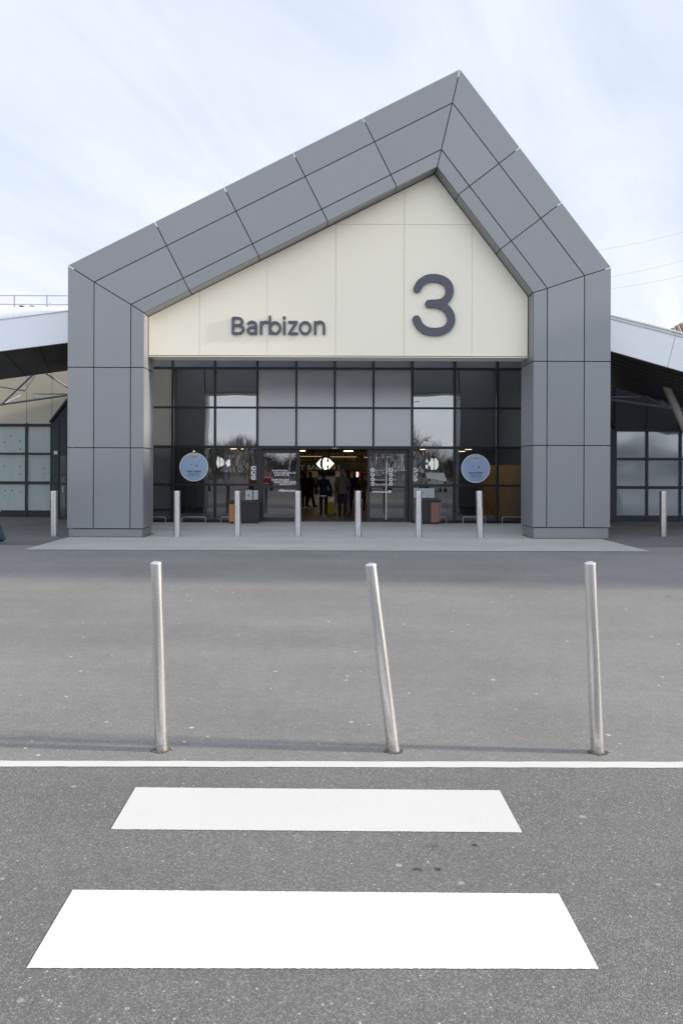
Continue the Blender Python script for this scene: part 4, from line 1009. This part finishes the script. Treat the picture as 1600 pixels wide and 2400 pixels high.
# roof railing, boxes, behind the left canopy
YQ = 34.0
rail = thing('roof_railing', 'thin metal safety railing with two rails on the left roof', 'railing', (W(0, 700, YQ).x, YQ, W(0, 730, YQ).z))
zt, zm, zb_ = W(80, 693, YQ).z, W(80, 713.5, YQ).z, W(80, 740, YQ).z
xa, xb = W(-300, 700, YQ).x, W(400, 700, YQ).x
MB().tube([(xa, YQ, zt), (xb, YQ, zt)], .022, 8).build('rail', M['galv'], rail); MB().tube([(xa, YQ, zm), (xb, YQ, zm)], .02, 8).build('rail', M['galv'], rail)
for u in (-210, -130, -45, 34.3, 110.5, 190, 270, 350): x = W(u, 700, YQ).x; MB().box(x - .025, x + .025, YQ - .01, YQ + .04, zb_, zt + .03).build('post', M['galv'], rail)
hall = thing('roof_block', 'flat roofed mall block hidden behind the left canopy, carrying the railing', 'building', (-14, 40, 0))
MB().box(xa - 4, W(500, 700, YQ).x, YQ - .4, 55, 0, zb_ - .02).build('wall', M['beige'], hall); MB().box(xa - 4.1, W(500, 700, YQ).x + .1, YQ - .5, 55.1, zb_ - .018, zb_).build('roof', M['white_roof'], hall)
for u, wv, lab in ((51, 11, 'small pale vent housing with a dark slot on the left roof'), (75, 9, 'small pale vent housing nearer the portal on the left roof')):
    p = W(u, 717, 31); vt = thing('roof_vent', lab, 'roof vent', (p.x, 31, p.z)); ww = wv * 31 / F / 2
    MB().prism([(p.x - ww, p.z - .6), (p.x + ww * 1.4, p.z - .6), (p.x + ww * 1.4, p.z - .05), (p.x + ww * .7, p.z + .03), (p.x - ww, p.z + .03)], 31, 31.3).build('housing', M['galv'], vt)
    if u == 51: MB().box(p.x - ww * .8, p.x + ww * .4, 30.98, 30.999, p.z - .04, p.z).build('grille', M['frame'], vt)
p = W(118.5, 711, 31); o = MB().tube([(p.x, 31, p.z - .8), (p.x, 31, p.z)], .022, 8).tube([(p.x, 31, p.z), (p.x, 31, p.z + .03)], .035, 8).build('vent_pipe', M['galv'], None, True); tag(o, 'thin grey vent pipe on the left roof close to the portal', 'pipe')
MB_roof = MB().box(-20, W(170, 720, 31).x, 30.6, 31.8, 0, W(80, 745, 31).z - .02).build('roof_block', M['white_roof']); tag(MB_roof, 'white roof strip that carries the small vents, hidden behind the canopy', 'building')

# cables at the right
for (a, b, lab) in (((1380, 590), (1700, 516), 'uppermost thin overhead cable right of the portal peak'), ((1380, 658), (1700, 581), 'middle thin overhead cable right of the portal'), ((1380, 684), (1700, 621), 'lowest thin overhead cable right of the portal')):
    Y = 70; pa, pb = W(*a, Y), W(*b, Y); pts = [pa.lerp(pb, k / 8) + Vector((0, 0, -.25 * math.sin(math.pi * k / 8))) for k in range(9)]
    pts = [pa + (pa - pb) * 1.5] + pts + [pb + (pb - pa) * 1.5]
    o = MB().tube(pts, .009, 5).build('overhead_cable', M['cable']); tag(o, lab, 'cable', 'overhead cables')
# timber slats above the right canopy
P = W(1590, 790, 30); sl = thing('timber_screen', 'fan of brown timber slats poking above the right canopy edge', 'screen', (P.x, 30, P.z))
for k, (a, b) in enumerate([((1576, 768), (1584, 800)), ((1585, 762), (1600, 800)), ((1595, 757), (1613, 800)), ((1605, 752), (1625, 800)), ((1616, 747), (1637, 800))]):
    pa, pb = W(*a, 30), W(*b, 30); d = (pb - pa).normalized(); n_ = Vector((d.z, 0, -d.x)); w_ = .055
    MB().prism([((pa + n_ * w_).x, (pa + n_ * w_).z), ((pb + n_ * w_).x, (pb + n_ * w_).z), ((pb - n_ * w_).x, (pb - n_ * w_).z), ((pa - n_ * w_).x, (pa - n_ * w_).z)], 30, 30.12).build('slat', M['wood'], sl)
pa, pb = W(1585, 792, 30), W(1640, 792, 30); MB().box(pa.x, pb.x, 30.13, 30.2, pa.z - .05, pa.z + .05).build('batten', M['wood'], sl)
MB().box(pa.x + .2, pa.x + .32, 30.21, 30.33, 0, pa.z).build('post', M['wood'], sl)

# tall retail block outside the frame on the right: its shade falls over the forecourt
rb_ = thing('retail_building', 'tall pale retail block far to the right of the forecourt', 'building', (40, 17, 0))
MB().box(21, 62, 9.9, 24.0, 0, 9.6).build('wall', M['beige'], rb_)
MB().box(20.8, 62.2, 9.75, 24.2, 9.603, 9.8).build('roof', M['cladback'], rb_)
for k in range(6): MB().box(24 + 6 * k, 28 + 6 * k, 9.83, 9.88, .6, 3.2).build('window', M['span'], rb_)

# ---------------------------------------------------------------- people
SKIN = mat('skin', (0.42, 0.25, 0.18), 0.55, 0, 0.05, 4)
HAIRD = mat('hair_dark', (0.02, 0.015, 0.012), 0.6, 0, 0.2, 30, 0.003, 80)
HAIRG = mat('hair_grey', (0.18, 0.17, 0.17), 0.6, 0, 0.2, 30, 0.003, 80)
_cm = {}
def cloth(c):
    if c not in _cm: _cm[c] = mat('cloth_%d' % len(_cm), c, 0.85, 0, 0.12, 6, 0.004, 22, spec=.2)
    return _cm[c]
def skin(name, chains, m, parent, root=0, sub=1):
    """chains: list of lists of (x,y,z,r); points that coincide are welded"""
    vs = []; rs = []; es = []; idx = {}
    for ch in chains:
        prev = None
        for x, y, z, r in ch:
            key = (round(x, 3), round(y, 3), round(z, 3))
            if key not in idx: idx[key] = len(vs); vs.append((x, y, z)); rs.append(r)
            if prev is not None and prev != idx[key]: es.append((prev, idx[key]))
            prev = idx[key]
    me = bpy.data.meshes.new(name); me.from_pydata(vs, es, []); o = bpy.data.objects.new(name, me); COL.objects.link(o)
    md = o.modifiers.new('skin', 'SKIN'); md.use_smooth_shade = True
    for i, d in enumerate(me.skin_vertices[0].data):
        r = rs[i]; d.radius = r if isinstance(r, tuple) else (r, r); d.use_root = (i == root)
    o.modifiers.new('sub', 'SUBSURF').levels = sub; o.modifiers['sub'].render_levels = sub
    bpy.context.view_layer.update()
    dg = bpy.context.evaluated_depsgraph_get(); me2 = bpy.data.meshes.new_from_object(o.evaluated_get(dg)); bpy.data.objects.remove(o)
    o = bpy.data.objects.new(name, me2); me2.materials.clear(); me2.materials.append(m); COL.objects.link(o)
    for p in me2.polygons: p.use_smooth = True
    o.parent = parent; return o
def person(label, loc, rot, h, top, trous, shoes, hair, stride=.22, arms='swing', female=False, coat=False, bag=None, longhair=False, hem=None, vis=True):
    """faces +Y before rotation"""
    t = thing('person', label, 'person', (0, 0, 0)); k = h / 1.72
    def s(ch): return [(x * k, y * k, z * k, (r[0] * k, r[1] * k) if isinstance(r, tuple) else r * k) for x, y, z, r in ch]
    sw = .17 if female else .195; st2 = stride
    pelvis = (0, 0, .93, .10)
    legs = []
    for sd, f in ((-1, 1), (1, -1)):
        hip = (sd * .09, 0, .90, .075); knee = (sd * .095, f * st2 * .55 + .03, .49, .052); ank = (sd * .09, f * st2, .085 + (.05 if f < 0 and st2 > .1 else 0), .038); toe = (sd * .10, f * st2 + .15, .035, .032)
        legs.append([pelvis, hip, knee, ank]); legs[-1].append(toe)
    arms_ = []
    for sd, f in ((-1, -1), (1, 1)):
        sh_ = (sd * sw, 0, 1.40, .052)
        if arms == 'push': el = (sd * .25, .10, 1.16, .041); wr = (sd * .20, .36, 1.02, .028); hd = (sd * .19, .43, 1.02, .03); fd = Vector((0, 1, -.3))
        elif arms == 'side' : el = (sd * .27, -.03, 1.13, .041); wr = (sd * .29, .05, .88, .028); hd = (sd * .285, .08, .81, .03); fd = Vector((0, .2, -1))
        elif arms == 'reach' and sd == 1: el = (.34, .05, 1.20, .041); wr = (.52, .15, 1.0, .028); hd = (.57, .17, .95, .03); fd = Vector((.6, .2, -.8))
        else: el = (sd * .25, f * .08 - .03, 1.13, .041); wr = (sd * .26, f * .20, .90, .028); hd = (sd * .255, f * .23, .83, .03); fd = Vector((0, .25 * f, -1))
        arms_.append(((0, 0, 1.40, .1), sh_, el, wr, hd, fd.normalized(), sd))
    body = [s([pelvis, (0, 0, 1.08, .09), (0, 0, 1.25, .10), (0, 0, 1.40, .085), (0, .01, 1.49, .052), (0, .02, 1.56, .066), (0, .02, 1.64, .078), (0, .01, 1.70, .045)]), s([(0, .02, 1.56, .066), (0, .105, 1.585, .014)])]
    for sd in (-1, 1): body.append(s([(0, .02, 1.64, .078), (sd * .085, .01, 1.605, .012)]))
    for l in legs: body.append(s(l))
    for ch, sh_, el, wr, hd, fd, sd in arms_:
        body.append(s([ch, sh_, el, wr, hd]))
        H = Vector(hd[:3]); side = Vector((0, 1, 0)) if abs(fd.y) < .7 else Vector((1, 0, 0))
        for q_, (off, ln) in enumerate(((-.027, .075), (-.009, .085), (.009, .08), (.026, .062))):
            b_1 = H + fd * .03 + side * off; b_2_ = b_1 + fd * ln * .55; b_3 = b_1 + fd * ln + Vector((-sd * .012, 0, 0))
            body.append(s([hd, (*b_1, .0095), (*b_2_, .009), (*b_3, .007)]))
        tb = H + side * .04 + fd * .01; te = tb + side * .02 + fd * .035; body.append(s([hd, (*tb, .011), (*te, .009)]))
    body_o = skin('body', body, SKIN, t)
    # clothes: lofted shells that follow the limbs
    def loft(mb, rings, n=18):
        vs = []; fs = []
        for cx, cy, cz, rx, ry in rings:
            for q_ in range(n):
                a = 2 * math.pi * q_ / n; vs.append((cx * k + rx * k * math.cos(a), cy * k + ry * k * math.sin(a), cz * k))
        for i in range(len(rings) - 1):
            for q_ in range(n): fs.append((i * n + q_, i * n + (q_ + 1) % n, (i + 1) * n + (q_ + 1) % n, (i + 1) * n + q_))
        fs += [tuple(range(n - 1, -1, -1)), tuple(range((len(rings) - 1) * n, len(rings) * n))]
        mb.add(vs, fs)
    fm = .87 if female else 1.0; rn = random.Random(len(label))
    tb_ = MB()
    for l in legs:
        hp, kn, an = (Vector(q_[:3]) for q_ in (l[1], l[2], l[3])); rr = []
        for t_, w0 in ((-.06, .088), (.0, .092), (.25, .094), (.5, .088), (.8, .074), (1.0, .068)):
            p = hp.lerp(kn, t_); rr.append((p.x, p.y, p.z, w0 * fm * (1 + rn.uniform(-.03, .03)), w0 * fm * 1.08))
        for t_, w0 in ((.2, .069), (.5, .063), (.8, .06), (.97, .064), (1.08, .066)):
            p = kn.lerp(an, t_); rr.append((p.x, p.y, p.z, w0 * fm * (1 + rn.uniform(-.05, .05)), w0 * fm * 1.1))
        loft(tb_, rr[::-1])
    loft(tb_, [(0, 0, .84, .13 * fm, .10), (0, 0, .90, .160 * fm, .112), (0, 0, .98, .155 * fm, .11), (0, 0, 1.05, .145 * fm, .10)])
    o_ = tb_.build('trousers', cloth(trous), None, True); o_.parent = t
    for l in legs:
        a_ = l[3]; skin('shoe', [s([(a_[0], a_[1] - .05, a_[2] - .035, .05), (a_[0], a_[1] + .05, a_[2] - .04, .052), (l[4][0], l[4][1] + .02, l[4][2] + .008, .042)])], cloth(shoes), t)
    jk = MB(); lo = .60 if coat else .84
    rings = [(0, 0, lo, (.215 if coat else .188) * fm, .138), (0, 0, lo + .01, (.218 if coat else .19) * fm, .137)]
    if coat: rings += [(0, 0, .75, .195 * fm, .132), (0, 0, .88, .18 * fm, .128)]
    rings += [(0, 0, .97, .172 * fm, .125), (0, 0, 1.08, .163 * fm, .118), (0, 0, 1.2, .178 * fm, .126), (0, 0, 1.31, .192 * fm, .128), (0, 0, 1.385, .19 * fm, .115), (0, 0, 1.43, .155 * fm, .095), (0, 0, 1.465, .095, .078), (0, .005, 1.50, .072, .068), (0, .008, 1.525, .07, .068)]
    loft(jk, [(x, y, z, a * (1 + rn.uniform(-.02, .02)), b) for x, y, z, a, b in rings])
    for ch, sh_, el, wr, hd, fd, sd in arms_:
        S0, E0, W0 = Vector(sh_[:3]), Vector(el[:3]), Vector(wr[:3]); S0 = S0 + Vector((-sd * .025, 0, -.02))
        pts = [S0, S0.lerp(E0, .3), S0.lerp(E0, .75), E0, E0.lerp(W0, .3), E0.lerp(W0, .7), E0.lerp(W0, .97)]
        jk.tube([p * k for p in pts], [w_ * k for w_ in (.078, .073, .064, .062, .058, .052, .05)], 14); jk.ball(tuple((S0 + Vector((sd * .005, 0, .008))) * k), .076 * k, 14); jk.ball(tuple(E0 * k), .0635 * k, 12)
    o_ = jk.build('jacket', cloth(top), None, True); o_.parent = t
    if hem:
        hm = MB(); loft(hm, [(0, 0, .80, .19 * fm, .134), (0, 0, .86, .186 * fm, .13)]); o_ = hm.build('shirt_hem', cloth(hem), None, True); o_.parent = t
    hr = MB(); hr.ball((0, -.022 * k, 1.648 * k), .1 * k, 16, (.86, .93, 1.02)); hr.ball((0, -.03 * k, 1.585 * k), .075 * k, 14, (1, .9, .9))
    if longhair: hr.ball((0, -.055 * k, 1.53 * k), .1 * k, 14, (.82, .5, 1.1))
    o_ = hr.build('hair', hair, None, True); o_.parent = t
    if bag:
        bg_ = MB(); M_ = Matrix.Scale(k, 4)
        bg_.prism([(.13, .80), (.36, .78), (.33, 1.0), (.17, 1.02)], -.06, .10); bg_.tube([(.17, .02, 1.0), (.10, -.14, 1.25), (.06, -.02, 1.46)], .013, 6)
        bg_.v = [tuple(M_ @ Vector(p)) for p in bg_.v]; bo = bg_.build('shoulder_bag', cloth(bag)); bo.parent = t
    t.location = loc; t.rotation_euler = (0, 0, rot); return t
def gp(u, Y): return (W(u, 1200, Y).x, Y, .008)
BLK = (0.012, 0.012, 0.016)
person('woman in a dark jacket and slim trousers walking in with a shoulder bag', gp(758, 27.3), 0, 1.58, (0.012, 0.012, 0.02), BLK, (0.35, 0.33, 0.32), HAIRD, .16, 'side', True, bag=(.01, .01, .014), longhair=True, hem=(.6, .62, .66))
person('man in a loose brownish grey coat pushing the shopping trolley indoors', gp(802, 27.3), 0, 1.69, (0.12, 0.105, 0.085), (0.03, 0.03, 0.032), (0.05, 0.045, 0.04), HAIRG, .12, 'push', False)
person('person in a dark jacket reaching right, half hidden by the man in the coat', gp(815, 28.3), 0, 1.64, (0.015, 0.013, 0.03), BLK, BLK, HAIRD, .15, 'reach')
person('person in a dark red-brown coat just inside the left side of the doorway', gp(714, 33.5), 0, 1.52, (0.045, 0.028, 0.026), BLK, BLK, HAIRD, .18, 'side', False, True)
person('person in a black coat striding right behind the red-brown coated one', gp(727, 34.5), R(-60), 1.56, (0.02, 0.012, 0.014), BLK, BLK, HAIRD, .26, 'swing', False, True)
person('shopper in dark green clothes inside at the right edge of the doorway', gp(848, 30.5), 0, 1.5, (0.035, 0.04, 0.03), (0.02, 0.02, 0.02), BLK, HAIRD, .15, 'side', True, True)
person('small distant shopper in dark red clothes deep inside the doorway', gp(830, 40), R(180), 1.5, (0.10, 0.03, 0.03), (0.03, 0.02, 0.03), BLK, HAIRD, .15, 'side', True)
person('person in a grey hooded jacket seen dimly behind the right sliding door', gp(934, 25.6), R(75), 1.66, (0.16, 0.16, 0.17), (0.10, 0.10, 0.10), (0.04, 0.04, 0.04), HAIRG, .24, 'swing')
person('passer-by in blue jeans and brown jacket cut off by the left photo edge', (W(-24, 1279, 17.1).x, 17.1, 0), R(100), 1.74, (0.07, 0.045, 0.035), (0.05, 0.065, 0.10), (0.03, 0.03, 0.035), HAIRD, .25, 'swing')

# shopping trolley
P = gp(802, 27.85); ct = thing('shopping_trolley', 'shopping trolley with blue frame and red basket pushed by the man in the coat', 'shopping trolley', P)
cx_, cy_ = P[0], P[1]
bk = MB()
for k in range(9): z = .42 + k * .065; wv = .24 + .03 * k / 8; bk.tube([(cx_ - wv, cy_ - .02, z), (cx_ + wv, cy_ - .02, z), (cx_ + wv * .9, cy_ + .85, z), (cx_ - wv * .9, cy_ + .85, z), (cx_ - wv, cy_ - .02, z)], .005, 5)
for k in range(9): x = -.24 + k * .06; bk.tube([(cx_ + x, cy_ - .02, .42), (cx_ + x * 1.1, cy_ - .02, .95)], .004, 5)
bk.build('basket', M['galv'], ct)
MB().bbox(cx_ - .27, cx_ - .235, cy_ - .05, cy_ + .8, .33, 1.0, .01).bbox(cx_ + .235, cx_ + .27, cy_ - .05, cy_ + .8, .33, 1.0, .01).build('side_frame', M['bluecart'], ct)
MB().box(cx_ - .225, cx_ + .225, cy_ + .0, cy_ + .03, .45, .95).build('rear_flap', M['red'], ct)
MB().tube([(cx_ - .27, cy_ - .12, 1.03), (cx_ + .27, cy_ - .12, 1.03)], .016, 8).tube([(cx_ - .26, cy_ - .12, 1.03), (cx_ - .26, cy_, .96)], .01, 6).tube([(cx_ + .26, cy_ - .12, 1.03), (cx_ + .26, cy_, .96)], .01, 6).build('handle', M['red'], ct)
for sx in (-1, 1):
    MB().tube([(cx_ + sx * .25, cy_, .34), (cx_ + sx * .26, cy_ - .05, .14)], .013, 6).tube([(cx_ + sx * .25, cy_ + .8, .34), (cx_ + sx * .24, cy_ + .82, .14)], .013, 6).tube([(cx_ + sx * .26, cy_ - .05, .15), (cx_ + sx * .24, cy_ + .82, .15)], .013, 6).build('leg', M['galv'], ct)
    for yy in (-.05, .82): MB().tube([(cx_ + sx * .26 - .018, cy_ + yy, .076), (cx_ + sx * .26 + .018, cy_ + yy, .076)], .065, 14).build('wheel', M['rubber'], ct)
# yellow floor sign
P = gp(773, 29.5); ys = thing('floor_sign', 'small yellow folding floor sign between the woman and the man in the coat', 'floor sign', P)
ym = mat('yellow_plastic', (0.55, 0.5, 0.03), 0.5)
for sg in (-1, 1): MB().add([(P[0] - .16, P[1] + sg * .16, .008), (P[0] + .16, P[1] + sg * .16, .008), (P[0] + .11, P[1] + sg * .012, .42), (P[0] - .11, P[1] + sg * .012, .42), (P[0] - .16, P[1] + sg * .145, .008), (P[0] + .16, P[1] + sg * .145, .008), (P[0] + .11, P[1] + sg * .002, .42), (P[0] - .11, P[1] + sg * .002, .42)], [(0, 1, 2, 3), (7, 6, 5, 4), (0, 4, 5, 1), (1, 5, 6, 2), (2, 6, 7, 3), (3, 7, 4, 0)]).build('panel', ym, ys)

# ---------------------------------------------------------------- car park behind the camera (mirrored in the glass)
BARK = mat('bark', (0.09, 0.075, 0.06), 0.9, 0, 0.2, 5)
def tree_mesh(seed, h):
    rn = random.Random(seed); tk = MB(); cr = MB()
    def grow(p, d, l, r, lv, mb):
        q = p + d * l; mb.tube([p, p.lerp(q, .5) + Vector((rn.gauss(0, .03), rn.gauss(0, .03), 0)) * l, q], [r, r * .85, r * .65], 6 if lv < 2 else 4, cap=False)
        if lv >= 5: return
        for _ in range(3 if lv < 3 else 2):
            dd = (d + Vector((rn.gauss(0, .5), rn.gauss(0, .5), rn.uniform(-.05, .45)))).normalized(); grow(q - d * l * rn.uniform(0, .25), dd, l * rn.uniform(.62, .82), max(r * .6, .012), lv + 1, cr)
    grow(Vector((0, 0, -.05)), Vector((0, 0, 1)), h * .28, h * .02, 0, tk); return tk, cr
tm = []
for i in range(2):
    a, b = tree_mesh(i + 1, 8.0); tr_ = thing('bare_tree', 'bare leafless tree at the back of the car park', 'tree', (0, 0, 0), 'bare trees lining the car park')
    x = a.build('trunk', BARK, tr_); y = b.build('branches', BARK, tr_); tm.append(tr_)
rn = random.Random(11)
for i in range(16):
    t = tm[i] if i < 2 else copy_tree(tm[i % 2]); t.location = (-32 + i * 4.3 + rn.uniform(-1.2, 1.2), -24 + rn.uniform(-6, 6), 0); t.rotation_euler = (0, 0, rn.random() * 6); s_ = rn.uniform(.42, .68); t.scale = (s_, s_, s_)
wd = MB(); rn = random.Random(21)
for k in range(42000):
    x = rn.uniform(-75, 75); y = -62 + rn.uniform(-6, 6); top = 5.0 + 1.5 * math.sin(x * .21) + 1.5 * math.sin(x * .53 + 1); z = top * (rn.random() ** .8)
    a = rn.gauss(0, .4); l = rn.uniform(.6, 2.4); w_ = rn.uniform(.008, .035)
    p = Vector((x, y, z)); d = Vector((math.sin(a), rn.gauss(0, .3), math.cos(a))) * l; n_ = Vector((w_, 0, 0))
    wd.add([p - n_, p + n_, p + d], [(0, 1, 2)])
o = wd.build('distant_woodland', BARK); o['kind'] = 'stuff'; o['label'] = 'brown leafless woodland beyond the car park, mirrored in the glass'; o['category'] = 'woodland'
CARM = [mat('car_paint_%s' % n_, c, 0.25, .3, .02, 1, coat=.8) for n_, c in (('blue', (.03, .05, .12)), ('red', (.25, .02, .02)), ('silver', (.45, .46, .48)), ('black', (.02, .02, .022)), ('white', (.75, .75, .75)))]
def car(m):
    t = thing('parked_car', 'parked hatchback', 'car', (0, 0, 0), 'cars parked behind the photographer')
    side = [(-2.05, .35), (-2.1, .62), (-1.95, .86), (-1.1, .98), (-.55, 1.42), (.9, 1.46), (1.65, 1.02), (2.0, .92), (2.08, .55), (2.02, .33)]
    MB().prism([(x, z) for x, z in side], -.82, .82).build('body', m, t)
    MB().prism([(-.98, .99), (-.5, 1.37), (.85, 1.40), (1.45, 1.03)], -.835, -.822).prism([(-.98, .99), (-.5, 1.37), (.85, 1.40), (1.45, 1.03)], .822, .835).build('side_windows', M['span'], t)
    for x in (-1.3, 1.3):
        for y in (-.78, .78): w_ = MB().tube([(x, y - .1, .32), (x, y + .1, .32)], .32, 20).build('wheel', M['rubber'], t); MB().tube([(x, y - .115, .32), (x, y + .115, .32)], .19, 14).build('rim', M['galv'], w_)
    for y in (-.6, .6): MB().box(-2.12, -2.0, y - .16, y + .16, .62, .76).build('headlight', M['white'], t)
    for y in (-.66, .66): MB().box(1.98, 2.07, y - .1, y + .1, .7, .9).build('tail_light', M['red'], t)
    return t
names = ['dark blue', 'red', 'silver', 'black', 'white']
for i in range(5):
    c = car(CARM[i % 5]); c.location = (-9.5 + i * 4.7, -11 - (i % 3) * 3.5, .004); c.rotation_euler = (0, 0, R(90 if i % 2 else 88))
    c['label'] = '%s hatchback parked nose out in the car park facing the entrance' % names[i]
for x, y, lab in ((-2.6, -16, 'tall car park lamp post with two heads mirrored in the upper left glass'), (8.0, -20, 'tall car park lamp post mirrored in the upper right glass')):
    t = thing('lamp_post', lab, 'lamp post', (x, y, 0), 'car park lamp posts')
    MB().tube([(x, y, 0), (x, y, 7.5)], [.08, .05], 10).build('pole', M['galv'], t)
    for sx in (-1, 1): MB().tube([(x, y, 7.4), (x + sx * .7, y, 7.75), (x + sx * 1.1, y, 7.8)], [.03, .05, .06], 8).build('lamp_head', M['galv'], t)
